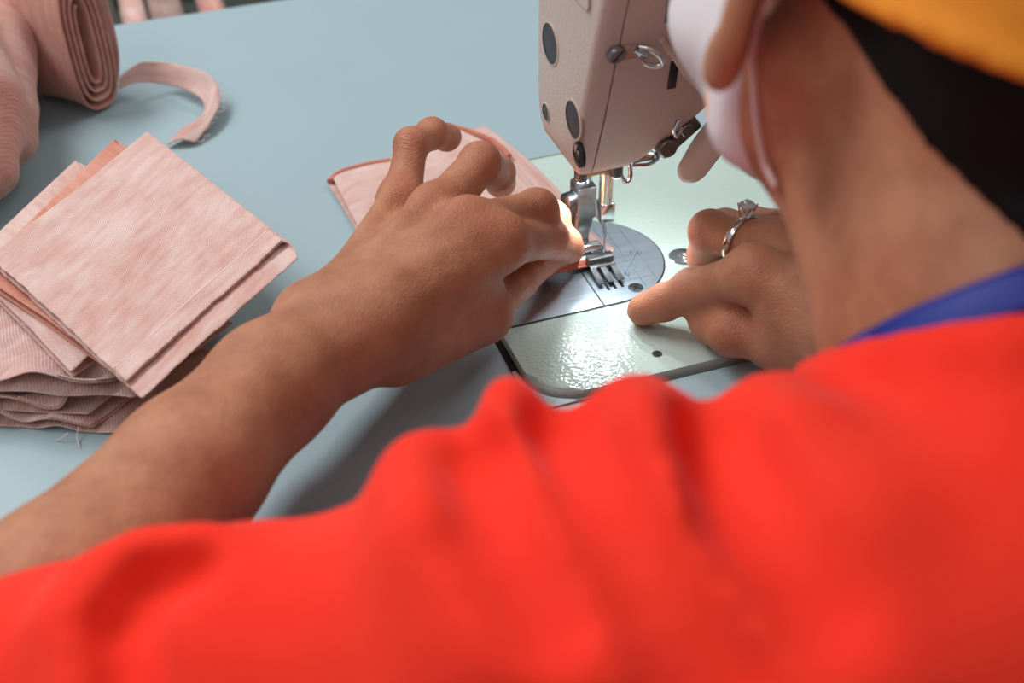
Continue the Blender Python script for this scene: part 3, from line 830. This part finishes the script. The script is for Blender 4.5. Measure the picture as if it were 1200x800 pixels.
# ---- a low bench with more bundles beyond the table
BZ = -150
bench = tag(empty('supply_bench', (-60, 520, -ZOFF)), 'dark low bench behind the far edge of the sewing table', 'bench')
BENCH_M = mk_plain('dark_bench', srgb(46, 50, 44), .8)
bm = BM(); add_box(bm, (-420, 395, BZ - 25), (320, 720, BZ), 3); obj('bench_top', bm, BENCH_M, bench)
for x in (-390, 290):
    for y in (420, 690):
        bm = BM(); add_box(bm, (x - 18, y - 18, -ZOFF), (x + 18, y + 18, BZ - 25), 2); obj('leg', bm, BENCH_M, bench)
GREY_P = mk_cloth('grey_pink_knit', srgb(190, 160, 150), srgb(150, 120, 110)); OLIVE = mk_cloth('olive_knit', srgb(70, 76, 58), srgb(44, 50, 38))
for (x0, x1, top, m, lab, seed) in ((118, 139, 16, OLIVE, 'dark olive cloth bundle on the bench, first from the roll', 3), (136, 176, 3, PINK, 'pale pink cloth bundle on the bench beyond the table edge', 5),
        (172, 220, -2, GREY_P, 'greyish pink cloth bundle on the bench, between two pinker ones', 8), (230, 268, -8, PINK_DEEP, 'deeper pink cloth bundle on the bench, farthest from the roll', 12)):
    Y = 470
    a, b = on_y(x0, top + 14, Y), on_y(x1, top + 14, Y); rr = (b[0] - a[0]) / 2 * .9; c = (a + b) / 2
    zt = c[2]
    g1 = Group(10, chain([V(c[0], Y - 20, zt - rr * .6), V(c[0] + 4, Y + 90, zt - rr * .5)], [rr, rr * .95]), chain([V(c[0] - 2, Y, zt - 60), V(c[0] + 3, Y + 70, zt - 60)], [rr * 1.0, rr]), chain([V(c[0] - 2, Y + 5, BZ + rr), V(c[0] + 3, Y + 70, BZ + rr)], [rr * 1.0, rr]))
    def ff(P, g1=g1, seed=seed):
        return np.maximum(g1.f(P) + 1.6 * np.sin(P[:, 2] * .25 + np.sin(P[:, 0] * .1 + seed) * 1.5), -(P[:, 2] - BZ - .3))
    v_, q_ = surface(ff, (c[0] - rr - 25, Y - 85, BZ - 10), (c[0] + rr + 25, Y + 160, zt + rr + 25), 4)
    v_ = relax(v_, q_, 2)
    o = link_mesh('cloth_bundle', mesh_from('cloth_bundle', v_, q_), m); uv_planar(o, (1, .3, 0), (0, .3, 1))
    tag(o, lab, 'bundle', 'cloth bundles on the bench')
# ------------------------------------------------------------------ the seamstress
person = tag(empty('person', (60, -430, -ZOFF)), 'person in orange-red shirt, orange cap and white face mask bending over the sewing machine', 'person')
def nrm(v): v = V(*v); return v / np.linalg.norm(v)
KN = []        # joints: (point, axis, radius, redness, crease)
NAILS = []     # (tip, direction, dorsal, radius)
def finger(pts, rad, nail=True, crease=(1, .6)):
    """pts: knuckle, middle joint, end joint, tip"""
    pts = [V(*p) for p in pts]
    pr = chain(pts, rad)
    for i, cr in zip((1, 2), crease):
        a, b = nrm(pts[i] - pts[i - 1]), nrm(pts[i + 1] - pts[i]) if i + 1 < len(pts) else nrm(pts[i] - pts[i - 1])
        pr.append(ball(pts[i] + nrm(a - b + 1e-4) * rad[i] * .10, rad[i] * 1.02))
        KN.append((pts[i], nrm(a + b), rad[i] * 1.5, .8, cr))
    # soft pad under the tip
    d1, d0 = nrm(pts[-1] - pts[-2]), nrm(pts[-2] - pts[-3])
    dors = d0 - (d0 @ d1) * d1
    dors = nrm(dors) if np.linalg.norm(dors) > .05 else nrm(V(0, 0, 1) - d1 * d1[2])
    pr.append(ball(pts[-1] - d1 * 2.5 - dors * 1.0, rad[-1] * 1.03))
    if nail: NAILS.append((pts[-1], d1, dors, rad[-1]))
    return Group(3.0, pr)

# ---- left hand (flat of the hand down, thumb and forefinger pinching the cloth at the presser foot)
LW = at(392, 394, 44)
Lmcp = dict(i=at(586, 285, 56), m=at(550, 268, 60), r=at(511, 250, 56), p=at(470, 239, 46))
acr = nrm(Lmcp['i'] - Lmcp['p'])                       # from little-finger side to thumb side
L_i = [Lmcp['i'], at(642, 280, 37), at(661, 286, 22), at(670, 291, 13)]
L_m = [Lmcp['m'], at(628, 247, 48), at(645, 257, 32), at(651, 270, 18)]
L_r = [Lmcp['r'], at(562, 192, 62), at(582, 203, 38), at(588, 214, 20)]
L_p = [Lmcp['p'], at(482, 170, 60), at(506, 157, 56), at(526, 160, 47)]
Lcmc = at(462, 404, 33)
L_t = [at(563, 366, 28), at(606, 328, 20), at(641, 304, 10)]
carp = {k: LW + acr * o + nrm(Lmcp['m'] - LW) * 12 for k, o in dict(i=9, m=3, r=-4, p=-11).items()}
# ---- left forearm
LE = at(-230, 935, 44)
LF = [LW, at(318, 452, 45), at(222, 551, 46), at(70, 705, 46), LE]
arm_l = chain(LF, [20.5, 22.3, 24.8, 28.8, 33])
palm_l = Group(9.0,
    [rcone(carp[k], Lmcp[k], ra, rb) for k, ra, rb in (('i', 16, 11.0), ('m', 16, 11.2), ('r', 15, 10.6), ('p', 13, 8.4))],
    rcone(LW + acr * 7, carp['i'], 19, 17), rcone(LW - acr * 6, carp['p'], 18, 14),
    rcone(Lcmc, L_t[0], 16, 12.5),                                             # thenar
    rcone((carp['i'] + Lcmc) / 2, (Lmcp['i'] + L_t[0]) / 2 + (LW - Lmcp['m']) * .16, 14, 9.5),   # web of the thumb
    rcone(carp['p'] - V(0, 0, 8), Lmcp['p'] - V(0, 0, 9) + (LW - Lmcp['p']) * .2, 12.5, 8),        # little-finger side
    rcone(carp['m'] - V(0, 0, 8), Lmcp['m'] - V(0, 0, 14), 14, 12),
    ball(at(356, 366, 48), 10.5),                                              # wrist bone
    arm_l)
dorsal = nrm(np.cross(Lmcp['m'] - LW, acr)); dorsal = dorsal if dorsal[2] > 0 else -dorsal
knob_l = [ball(Lmcp[k] + dorsal * 2.6, r) for k, r in (('i', 9.8), ('m', 10.2), ('r', 9.4), ('p', 8.6))]
tend_l = [rcone(carp[k] + dorsal * 13.2, Lmcp[k] + dorsal * 9.2, 2.2, 2.6) for k in 'imrp']
hand_l = Group(6.0, Group(7., palm_l, knob_l, tend_l),
    Group(1.6, finger(L_i, [10.0, 8.2, 7.1, 5.9]), finger(L_m, [10.4, 8.8, 7.8, 6.8]), finger(L_r, [9.8, 8.6, 7.6, 6.6]), finger(L_p, [8.6, 7.1, 6.6, 5.9])),
    finger([Lcmc, *L_t], [14, 10.8, 8.5, 6.6], crease=(.3, .9)))
for k in 'imrp': KN.append((Lmcp[k] + dorsal * 8, nrm(Lmcp[k] - LW), 13, .9, .35))
KN.append((LW + dorsal * 14 + nrm(Lmcp['m'] - LW) * 6, nrm(Lmcp['m'] - LW), 20, .1, .5))
KN.append(((L_t[0] + Lmcp['i']) / 2, nrm(L_t[0] - Lmcp['i']), 14, .5, .5))

# ---- right hand (thumb side up, forefinger on the bed, the others curled)
RW = at(1000, 388, 34)
Rmcp = dict(i=at(882, 322, 45), m=at(905, 290, 41), r=at(925, 276, 30), p=at(950, 266, 21))
acr_r = nrm(Rmcp['i'] - Rmcp['r'])
R_i = [Rmcp['i'], at(812, 340, 25), at(778, 354, 14), at(752, 364, 7)]
R_m = [Rmcp['m'], at(833, 272, 33), at(828, 300, 16), at(846, 312, 9)]
R_r = [Rmcp['r'], at(850, 268, 22), at(850, 290, 11), at(868, 297, 9)]
R_p = [Rmcp['p'], at(882, 262, 16), at(884, 278, 10), at(898, 280, 9)]
Rcmc = at(985, 408, 22)
R_t = [at(915, 398, 19), at(858, 388, 17), at(829, 378, 12)]
dir_r = nrm(Rmcp['m'] - RW)
dors_r = nrm(np.cross(acr_r, dir_r)); dors_r = dors_r if dors_r @ (-CF) > 0 else -dors_r
carp_r = {k: RW + acr_r * o + dir_r * 10 for k, o in dict(i=8, m=3, r=-4, p=-10).items()}
RE = V(262, -190, 52)
palm_r = Group(9.0,
    [rcone(carp_r[k], Rmcp[k], ra, rb) for k, ra, rb in (('i', 15, 11), ('m', 15, 10.8), ('r', 14, 10), ('p', 13, 9))],
    rcone(Rcmc, R_t[0], 15, 11.5), rcone((carp_r['i'] + Rcmc) / 2, (Rmcp['i'] + R_t[0]) / 2 + dir_r * -10, 14, 9),
    chain([RW, RW * .6 + RE * .4, RE], [20, 25, 33]))
knob_r = [ball(Rmcp[k] + dors_r * 2.4, r) for k, r in (('i', 9.6), ('m', 9.8), ('r', 9))]
hand_r = Group(6.0, Group(7., palm_r, knob_r),
    Group(1.4, finger(R_i, [10, 8.6, 7.6, 6.4]), finger(R_m, [9.8, 8.9, 7.8, 6.8]), finger(R_r, [9.2, 8.2, 7.4, 6.4], False), finger(R_p, [8.4, 7.2, 6.6, 6], False)),
    finger([Rcmc, *R_t], [14, 11, 9.8, 8], crease=(.3, .9)))
for k in 'im': KN.append((Rmcp[k] + dors_r * 8, dir_r, 12, .6, .3))
KN.append(((R_t[0] + Rmcp['i']) / 2 - dir_r * 4, nrm(R_t[0] - Rmcp['i']), 12, .7, .7))

# ---- head, turned down towards the needle
HC = V(96, -152, 206)
hf = nrm((.05, .97, -.25)); hu = V(.30, .23, .93); hu = nrm(hu - hf * (hu @ hf)); hl = np.cross(hu, hf)
HA = [hf, hl, hu]
def hp(f, l, u): return HC + hf * f + hl * l + hu * u
NB = V(74, -236, 128)                                   # base of the neck
ear_axes = None
def ear(s):
    e_f = nrm(hf * .86 + hl * s * -.5); e_u = nrm(hu + hf * -.12); e_u = nrm(e_u - e_f * (e_u @ e_f)); e_n = np.cross(e_f, e_u)
    c = hp(-8, s * 79, -4)
    return c, e_f, e_u, e_n
def ear_sdf(P):
    d = None
    for s in (1, -1):
        c, ef, eu, en = ear(s)
        q = P - c
        x, y, z = q @ ef, q @ eu, q @ en
        r = np.sqrt((x / 17) ** 2 + (y / 30) ** 2)
        plate = np.maximum((r - 1) * 17, np.abs(z) - 2.6)
        rim = np.sqrt(((r - .92) * 17) ** 2 + (z - 1.5 * np.sign(1)) ** 2) - 3.4
        lobe = np.sqrt((x - 3) ** 2 + (y + 26) ** 2 + (z * 1.8) ** 2) - 9
        e = smin(smin(plate, rim, 3), lobe, 5)
        d = e if d is None else np.minimum(d, e)
    return d
head_core = Group(12.0,
    ell(hp(-6, 0, 38), HA, (92, 73, 82)), ell(hp(44, 0, -2), HA, (46, 57, 58)), ell(hp(-52, 0, 8), HA, (46, 55, 52)),
    [rcone(hp(8, s * 52, -26), hp(20, s * 48, -46), 15, 13) for s in (1, -1)], [rcone(hp(20, s * 48, -46), hp(80, s * 12, -64), 13, 11) for s in (1, -1)],
    rcone(hp(82, -9, -63), hp(82, 9, -63), 11, 11), rcone(hp(68, 0, -46), hp(20, 0, -44), 28, 36),
    rcone(hp(82, -24, 15), hp(82, 24, 15), 10, 10),
    Group(5, rcone(hp(92, 0, 10), hp(106, 0, -20), 6, 8.5), ball(hp(100, 10, -22), 6), ball(hp(100, -10, -22), 6)),
    Group(3, rcone(hp(94, -16, -48), hp(94, 16, -48), 5, 5), rcone(hp(93, -14, -56), hp(93, 14, -56), 5, 5)))
head = Group(5.0, head_core, Prim(ear_sdf, HC, 120))
neck = chain([hp(-24, 0, -24), hp(-30, 0, -62) * .5 + NB * .5, NB, V(60, -262, 90)], [53, 47, 46, 38])
sternal = [rcone(at(957, 205, d=415), at(1032, 405, d=385), 14, 11)]
# ---- trunk and upper arms under the shirt
SHL = at(560, 790, d=362); SHR = V(205, -285, 92)
body_sdf = Group(0,
    Group(10, hand_l, hand_r),
    Group(25, Group(16, neck, sternal, head), rcone(V(-5, -285, 60), V(125, -295, 62), 58, 58), rcone(V(10, -330, 10), V(110, -330, 10), 80, 80),
        rcone(V(58, -365, -60), V(58, -430, -200), 95, 105), chain([V(0, -258, 72), SHL + CF * 12, LE], [40, 34, 31]), chain([V(120, -285, 84), SHR, RE], [44, 42, 33])))
full = Group(8, body_sdf)
v, q = surface(full, (-320, -560, -330), (340, 130, 330), 1.7)
v = relax(v, q, 2, .5)
me = mesh_from('body', v, q)
# per-vertex skin detail: redness at the knuckles, direction across each joint, wrinkle strength
red = np.zeros(len(v)); wr = np.zeros(len(v)); ax = np.zeros(len(v)); best = np.zeros(len(v))
for c, d, r, k, cr in KN:
    dd = np.linalg.norm(v - c, axis=1); g = np.exp(-(dd / r) ** 2)
    red = np.maximum(red, g * k)
    up = g > np.maximum(best, .02)
    ax = np.where(up, (v - c) @ d, ax); best = np.where(up, g, best); wr = np.where(up, g * cr, wr)
hd = np.linalg.norm(v - HC, axis=1) < 190
ca = me.color_attributes.new('crease', 'FLOAT_COLOR', 'POINT')
colr = np.ones((len(v), 4)); colr[:, 0] = red; colr[:, 1] = ax; colr[:, 2] = wr
ca.data.foreach_set('color', colr.ravel().astype(np.float32))
body = link_mesh('body', me, SKIN, person)
bpy.context.view_layer.update()
for tip, d, do, r in NAILS:
    sx = np.cross(do, d)
    bm = BM(); rings = []
    L, W = r * 1.25, r * .78
    for i in range(7):
        t = i / 6; w = W * math.sqrt(max(0, 1 - (abs(t * 2 - 1)) ** 5) + .02)
        ring = []
        for k in range(9):
            s = (k / 8 * 2 - 1); x = s * w
            hgt = math.sqrt(max(r * r * 1.06 - x * x, 0)) - r * .18 * t * t
            ring.append(tip - d * (L * (1 - t) - r * .42) + sx * x + do * (hgt - .15 + (0.25 if abs(s) < .9 else -.5)))
        rings.append(ring)
    V0 = [[bm.verts.new(tuple(p)) for p in ring] for ring in rings]
    for a, b in zip(V0[:-1], V0[1:]):
        for i in range(8): bm.faces.new((a[i], a[i + 1], b[i + 1], b[i]))
    o = obj('fingernail', bm, NAIL, body)
    md = o.modifiers.new('thickness', 'SOLIDIFY'); md.thickness = .0005

# ---- finger ring with a raised stone
rc = R_m[0] * .30 + R_m[1] * .70; rd = nrm(R_m[1] - R_m[0])
rc = R_m[0] * .52 + R_m[1] * .48
up = nrm(V(0, .25, 1) - rd * (V(0, .25, 1) @ rd)); sd = np.cross(rd, up)
rd2 = nrm(rd + up * .22); up2 = nrm(up - rd2 * (up @ rd2)); sd2 = np.cross(rd2, up2)
bm = BM(); rr = 10.6; n = 48
prof = [(-1.5, -.5), (-1.5, .6), (-.6, .95), (.6, .95), (1.5, .6), (1.5, -.5)]
R0 = [[bm.verts.new(tuple(rc + rd2 * a + (up2 * math.cos(t) + sd2 * math.sin(t)) * (rr + b))) for a, b in prof] for t in np.linspace(0, 2 * math.pi, n + 1)[:-1]]
for i in range(n):
    A, B_ = R0[i], R0[(i + 1) % n]
    for k in range(6): bm.faces.new((A[k], A[(k + 1) % 6], B_[(k + 1) % 6], B_[k]))
for s in (-1, 1):
    for t in (-.45, .45): add_tube(bm, [rc + up2 * rr + sd2 * s * 2 + rd2 * t * 2, rc + up2 * (rr + 3) + sd2 * s * 2.4 + rd2 * t * 4, rc + up2 * (rr + 7) + sd2 * s * 3 + rd2 * t * 6.4], .35, 6)
for t in np.linspace(.35, 1.0, 6):
    c = rc + (up2 * math.cos(t) + sd2 * math.sin(t)) * (rr + 1.0); add_lathe(bm, c, up2 * math.cos(t) + sd2 * math.sin(t), [(.8, -.4), (.8, .2), (.4, .5), (0, .5)], 8)
ring = obj('finger_ring', bm, SILVER, body)
bm = BM(); add_lathe(bm, rc + up2 * (rr + 1.4), up2, [(.2, 0), (3.6, 4.4), (3.7, 4.9), (2.2, 6.3), (0, 6.3)], 10); obj('gemstone', bm, GEM, ring, smooth=False)

# ---- shirt
shirt_pts = [(1180, 705, 350, 315), (1000, 768, 350, 282), (840, 775, 352, 262), (700, 772, 356, 283), (560, 800, 362, 250), (400, 826, 370, 194), (300, 836, 374, 212), (220, 842, 378, 196), (60, 854, 384, 186), (-120, 880, 388, 172), (-215, 915, 389, 158)]
sc_ = [at(a, b, d=d) for a, b, d, r in shirt_pts]; sr_ = [(r - 28) * d / F for a, b, d, r in shirt_pts]
cuff_c, cuff_d = sc_[-1], nrm(sc_[-1] - sc_[-2])
shirt_base = Group(26, chain(sc_, sr_), rcone(V(-5, -290, 55), V(125, -298, 58), 68, 68), rcone(V(10, -335, 5), V(110, -335, 5), 96, 96), rcone(V(58, -370, -60), V(58, -435, -205), 112, 124),
    rcone(V(72, -254, 98), V(75, -280, 84), 52, 66), chain([V(130, -285, 84), SHR, SHR * .45 + RE * .55], [56, 55, 50]))
def surf_pt(px, py, near=340):
    ds = np.arange(200, 440, 1.5); P = np.array([at(px, py, d=d) for d in ds])
    f = shirt_base.f(P, P.mean(0), 130)
    i = np.argmax(f <= 0) if (f <= 0).any() else int(np.argmin(f))
    return P[i], ds[i]
def fold(pxs, rad, rise):
    out = []
    for (x, y), r in zip(pxs, rad):
        p, d = surf_pt(x, y); v_ = nrm(ray(x, y))
        out.append(p + v_ * (r - rise))
    return chain(out, rad)
def groove(pxs, rad, depth):
    out = []
    for (x, y), r in zip(pxs, rad):
        p, d = surf_pt(x, y); v_ = nrm(ray(x, y))
        out.append(p - v_ * (r - depth))
    return chain(out, rad)
folds = Group(6, fold([(596, 468), (602, 520), (640, 640), (720, 760), (800, 830)], [7, 9, 13, 15, 15], 5.0),
    fold([(748, 482), (770, 520), (830, 620), (920, 730), (1000, 830)], [10, 12, 15, 16, 16], 4),
    fold([(905, 490), (930, 540), (1010, 620)], [12, 14, 14], 2),
    fold([(500, 560), (530, 640), (600, 760)], [12, 14, 14], 3.5),
    fold([(226, 655), (168, 666), (118, 696), (100, 740), (118, 830)], [8, 8.5, 9, 10, 12], 6))
grooves = Group(4, groove([(655, 492), (690, 560), (760, 680), (850, 800)], [9, 11, 12, 12], 5.5),
    groove([(835, 500), (880, 590), (960, 700)], [10, 12, 12], 5),
    groove([(560, 530), (580, 600), (640, 700)], [9, 11, 12], 3),
    groove([(225, 668), (175, 685), (148, 730), (160, 830)], [6, 6, 6.5, 8], 6))
def ringpts(c, d, r, n=20, flat=1):
    x, y, _ = frame_of(d); return [c + (x * math.cos(t) + y * math.sin(t)) * r for t in np.linspace(0, 2 * math.pi, n + 1)]
def neck_ring(px, r_out):   # points on the neck surface found by looking along rays
    out = []
    for x, y in px:
        ds = np.arange(250, 470, 1.0); P = np.array([at(x, y, d=d) for d in ds])
        f = full.f(P, P.mean(0), 120)
        i = np.argmax(f <= r_out) if (f <= r_out).any() else int(np.argmin(f))
        out.append(P[i])
    return out
def round_neck(px, off, n):   # a closed ring round the neck through the seen points
    A = nrm(hp(-24, 0, -24) - NB); X = np.cross(A, V(0, 1, 0)); X = nrm(X); Y = np.cross(A, X)
    pts = neck_ring(px, off)
    ph = [math.atan2((p - NB) @ Y, (p - NB) @ X) for p in pts]; hh = [(p - NB) @ A for p in pts]
    M = np.array([[1, math.cos(t), math.sin(t)] for t in ph]); W = np.diag([.0, .12, .12])
    k = np.linalg.solve(M.T @ M + W, M.T @ np.array(hh))
    out = []
    for t in np.linspace(0, 2 * math.pi, n + 1):
        h_ = float(np.clip(k[0] + k[1] * math.cos(t) + k[2] * math.sin(t), -30, 50)); dr = X * math.cos(t) + Y * math.sin(t)
        rr_ = np.arange(30, 85, .5); P = NB + A * h_ + rr_[:, None] * dr[None]
        f = Group(16, neck, sternal).f(P, P.mean(0), 60)
        out.append(P[int(np.argmax(f > off)) if (f > off).any() else -1])
    return out
colr_pts = round_neck([(985, 446), (1020, 428), (1070, 418), (1130, 408), (1200, 402)], 4.0, 28)
colr_ring = chain(colr_pts, [6.5] * 29)
cuff = chain(ringpts(cuff_c, cuff_d, sr_[-1] - 2), [4.5] * 21)
collar_c = NB + nrm(NB - hp(-30, 0, -60)) * 2
nd = nrm(hp(-24, 0, -24) - NB)
class Shirt:
    def f(s, P):
        cc = (P.min(0) + P.max(0)) / 2; rc_ = float(np.linalg.norm(P.max(0) - P.min(0)) / 2)
        d = shirt_base.f(P, cc, rc_)
        d = smin(d, folds.f(P, cc, rc_), 14)
        g = grooves.f(P, cc, rc_)
        d = -smin(-d, g, 10)
        d = smin(d, cuffg.f(P, cc, rc_), 4)
        d = smin(d, collg.f(P, cc, rc_), 16)
        hN = (P - NB) @ nd
        if (cc[1] < -170) and (cc[2] > -10):
            b_ = full.f(P) - 3.5 + np.maximum(hN + 12 - np.clip((-248 - P[:, 1]) * 2.2, 0, 30), 0) * .6
            ok = (P[:, 1] < -205) & (P[:, 0] > -20) & (P[:, 0] < 190)
            d = np.where(ok, smin(d, b_, 3), d)
        # cut the sleeve end square
        n = -(cuff_d); pl = (P - (cuff_c + cuff_d * 5)) @ cuff_d
        near = np.linalg.norm(P - cuff_c, axis=1) < 90
        return np.where(near, np.maximum(d, pl), d)
cuffg = Group(3, cuff)
collg = Group(3, colr_ring)
shirt = solid('shirt', Shirt().f, (-330, -580, -345), (340, -90, 260), 3.0, RED, person, 3)

# ---- ribbed collar and blue ribbon round the neck
path = round_neck([(1030, 424), (1060, 398), (1100, 374), (1150, 352), (1200, 339)], 2.0, 72)
bm = BM(); rows = []
axis = nrm(hp(-24, 0, -24) - NB)
for p in path:
    rad = nrm((p - NB) - axis * ((p - NB) @ axis)); dn = nrm(axis * .9 - rad * .25)
    rows.append([bm.verts.new(tuple(p + dn * s + rad * (.8 if abs(s) < 4 else .2))) for s in (-6, -3, 0, 3, 6)])
for a, b in zip(rows[:-1], rows[1:]):
    for k in range(4): bm.faces.new((a[k], a[k + 1], b[k + 1], b[k]))
lan = obj('neck_ribbon', bm, BLUE_M, person); md = lan.modifiers.new('thickness', 'SOLIDIFY'); md.thickness = .0012; md.offset = 1

# ---- hair, cap and mask
def plane_d(P, p0, n): return (P - p0) @ n
skull_hair = Group(10, ell(hp(-6, 0, 38), HA, (96, 77, 86)), ell(hp(-54, 0, 6), HA, (50, 60, 58)), rcone(hp(-66, 0, -20), hp(-62, 0, -52), 30, 20))
neck_hair = Group(12, chain([hp(-24, 0, -24), hp(-30, 0, -62) * .5 + NB * .5, NB], [55.5, 49.5, 49.5]))
def hair_f(P):
    cc = (P.min(0) + P.max(0)) / 2; rc_ = float(np.linalg.norm(P.max(0) - P.min(0)) / 2)
    d = skull_hair.f(P, cc, rc_)
    q = P - HC; f, l, u = q @ hf, np.abs(q @ hl), q @ hu
    # keep what lies behind the hairline: behind the ears and above the nape
    d = smin(d, neck_hair.f(P, cc, rc_), 8)
    keep = -smin(-(f + 25 - 1.5 * (u + 16)), u + 80, 8)
    return np.maximum(d, keep)
hair = solid('hair', hair_f, HC - 190, HC + 190, 2.5, HAIR_M, person, 2)
cap_n = nrm(hu * .95 - hf * .14); cap_p = hp(0, 0, 2)
cap_o = Group(16, ell(hp(-6, 0, 40), HA, (104, 85, 97)), ell(hp(-54, 0, 4), HA, (60, 70, 68)))
def cap_f(P):
    d = cap_o.f(P, (P.min(0) + P.max(0)) / 2, float(np.linalg.norm(P.max(0) - P.min(0)) / 2))
    pl = -plane_d(P, cap_p, cap_n)
    rim = np.sqrt(np.maximum(d, -30) ** 2 + pl ** 2) - 3.2
    return smin(-smin(-d, -pl, 3), np.where(np.abs(d) < 12, rim, 30.), 2)
cap = solid('cap', cap_f, HC - 230, HC + 230, 3, CAP_M, person, 2)
mask_o = Group(14, ell(hp(48, 0, -21), HA, (65, 70, 46)), rcone(hp(14, 46, -40), hp(60, 26, -54), 16, 14), rcone(hp(14, -46, -40), hp(60, -26, -54), 16, 14), rcone(hp(100, -14, -26), hp(100, 14, -26), 16, 16), rcone(hp(84, -8, -58), hp(84, 8, -58), 16, 16))
def mask_f(P):
    cc = (P.min(0) + P.max(0)) / 2; rc_ = float(np.linalg.norm(P.max(0) - P.min(0)) / 2)
    d = smin(mask_o.f(P, cc, rc_), head_core.f(P, cc, rc_) - 3.2, 8)
    q = P - HC; f, l, u = q @ hf, np.abs(q @ hl), q @ hu
    d = d + .5 * np.sin(u / 4.5)
    d = -smin(-d, -(6 - f - .1 * u), 4)
    d = -smin(-d, -(u - 4 - .35 * (f - 60).clip(0)), 4)
    return d
mask = solid('face_mask', mask_f, HC - 200, HC + 200, 2.2, MASK_M, person, 2)
for s in (1, -1):
    bm = BM(); add_tube(bm, smooth_path([hp(34, s * 64, -4), hp(14, s * 73, 16), hp(-8, s * 78, 24), hp(-24, s * 80, 10)], 8), 1.3, 8)
    obj('ear_loop', bm, STRAP_M, mask)
low = neck_ring([(884, 40), (884, 90), (887, 140), (896, 190), (908, 215)], .6)
bm = BM(); add_tube(bm, smooth_path([hp(-24, 80, 10)] + low + [hp(44, 44, -52)], 6), 1.2, 8); obj('ear_loop', bm, STRAP_M, mask)
for s in (1, -1):
    bm = BM(); c = hp(83, s * 31, -3); bmesh.ops.create_uvsphere(bm, u_segments=20, v_segments=12, radius=11, matrix=Matrix.Translation(Vector(c)))
    eye = obj('eye', bm, mk_plain('eye_white', (.75, .72, .7), .2), body)
    bm = BM(); bmesh.ops.create_uvsphere(bm, u_segments=16, v_segments=10, radius=5.2, matrix=Matrix.Translation(Vector(c + hf * 6.6))); obj('iris', bm, BLACK_PL, eye)
    bm = BM(); add_tube(bm, smooth_path([hp(95, s * 14, 12), hp(92, s * 30, 15), hp(80, s * 46, 10)], 6), 2.2, 8); obj('eyebrow', bm, HAIR_M, body)

# ---- trousers and shoes (under the table)
legs = []
for s in (-1, 1):
    x = 58 + s * 80
    legs += chain([V(58 + s * 55, -440, -245), V(x, -110, -235), V(x + s * 10, -90, -450), V(x + s * 8, -100, -690)], [88, 66, 56, 46])
tro = Group(20, legs, rcone(V(20, -445, -215), V(96, -445, -215), 112, 112))
solid('trousers', lambda P: np.maximum(tro.f(P), P[:, 2] + 170), (-180, -600, -760), (300, 10, -120), 7, TROUSER_M, person, 2)
for s in (-1, 1):
    x = 58 + s * 92
    sh = Group(12, rcone(V(x, -110, -718), V(x + s * 14, 60, -724), 34, 28), rcone(V(x, -104, -680), V(x, -100, -715), 36, 36))
    solid('shoe', lambda P: np.maximum(sh.f(P), -(P[:, 2] + ZOFF - .5)), (x - 80, -200, -770), (x + 90, 120, -600), 5, SHOE_M, person, 2)
# ------------------------------------------------------------------ light and camera
def area(name, loc, tgt, size, power, col, sy=None):
    l = bpy.data.lights.new(name, 'AREA'); l.energy = power; l.color = col; l.size = size
    if sy: l.shape = 'RECTANGLE'; l.size_y = sy
    o = bpy.data.objects.new(name, l); COL.objects.link(o)
    o.location = loc; o.rotation_euler = (Vector(tgt) - Vector(loc)).to_track_quat('-Z', 'Y').to_euler()
    return o
area('ceiling_tube_light', (-.9, 1.0, 2.6), (0, .05, .8), 1.5, 42, (.93, .98, 1), .5)
area('ceiling_tube_light', (-1.3, -.7, 2.6), (-.1, -.2, .8), 1.5, 7, (1, .97, .93), .5)
area('ceiling_tube_light', (1.4, .9, 2.6), (.1, 0, .8), 1.2, 12, (1, .96, .92), .5)
for x, y in ((44.5, 24), (61.5, 22.5)):
    l = bpy.data.lights.new('led_lamp', 'SPOT'); l.energy = .13; l.color = (.86, .96, 1); l.shadow_soft_size = .0025
    l.spot_size = math.radians(158); l.spot_blend = .6
    o = bpy.data.objects.new('led_lamp', l); COL.objects.link(o)
    o.location = (x / 1000, y / 1000, (49.8 + ZOFF) / 1000)
    o.rotation_euler = (math.radians(-8), 0, 0)
w = bpy.data.worlds.new('room_light'); bpy.context.scene.world = w; w.use_nodes = True
w.node_tree.nodes['Background'].inputs[0].default_value = (.82, .9, .95, 1); w.node_tree.nodes['Background'].inputs[1].default_value = .35

cam = bpy.data.cameras.new('camera'); co = bpy.data.objects.new('camera', cam); COL.objects.link(co)
R3 = Matrix((CR, CU, -CF)).transposed()
co.matrix_world = Matrix.Translation((CAM[0] / 1000, CAM[1] / 1000, (CAM[2] + ZOFF) / 1000)) @ R3.to_4x4()
cam.sensor_width = 36; cam.lens = F / 1200 * 36; cam.clip_start = .02; cam.clip_end = 30
cam.dof.use_dof = True; cam.dof.focus_distance = .61; cam.dof.aperture_fstop = 7.5
bpy.context.scene.camera = co
sc = bpy.context.scene
sc.view_settings.view_transform = 'Standard'
sc.view_settings.look = 'None'
sc.cycles.use_denoising = True
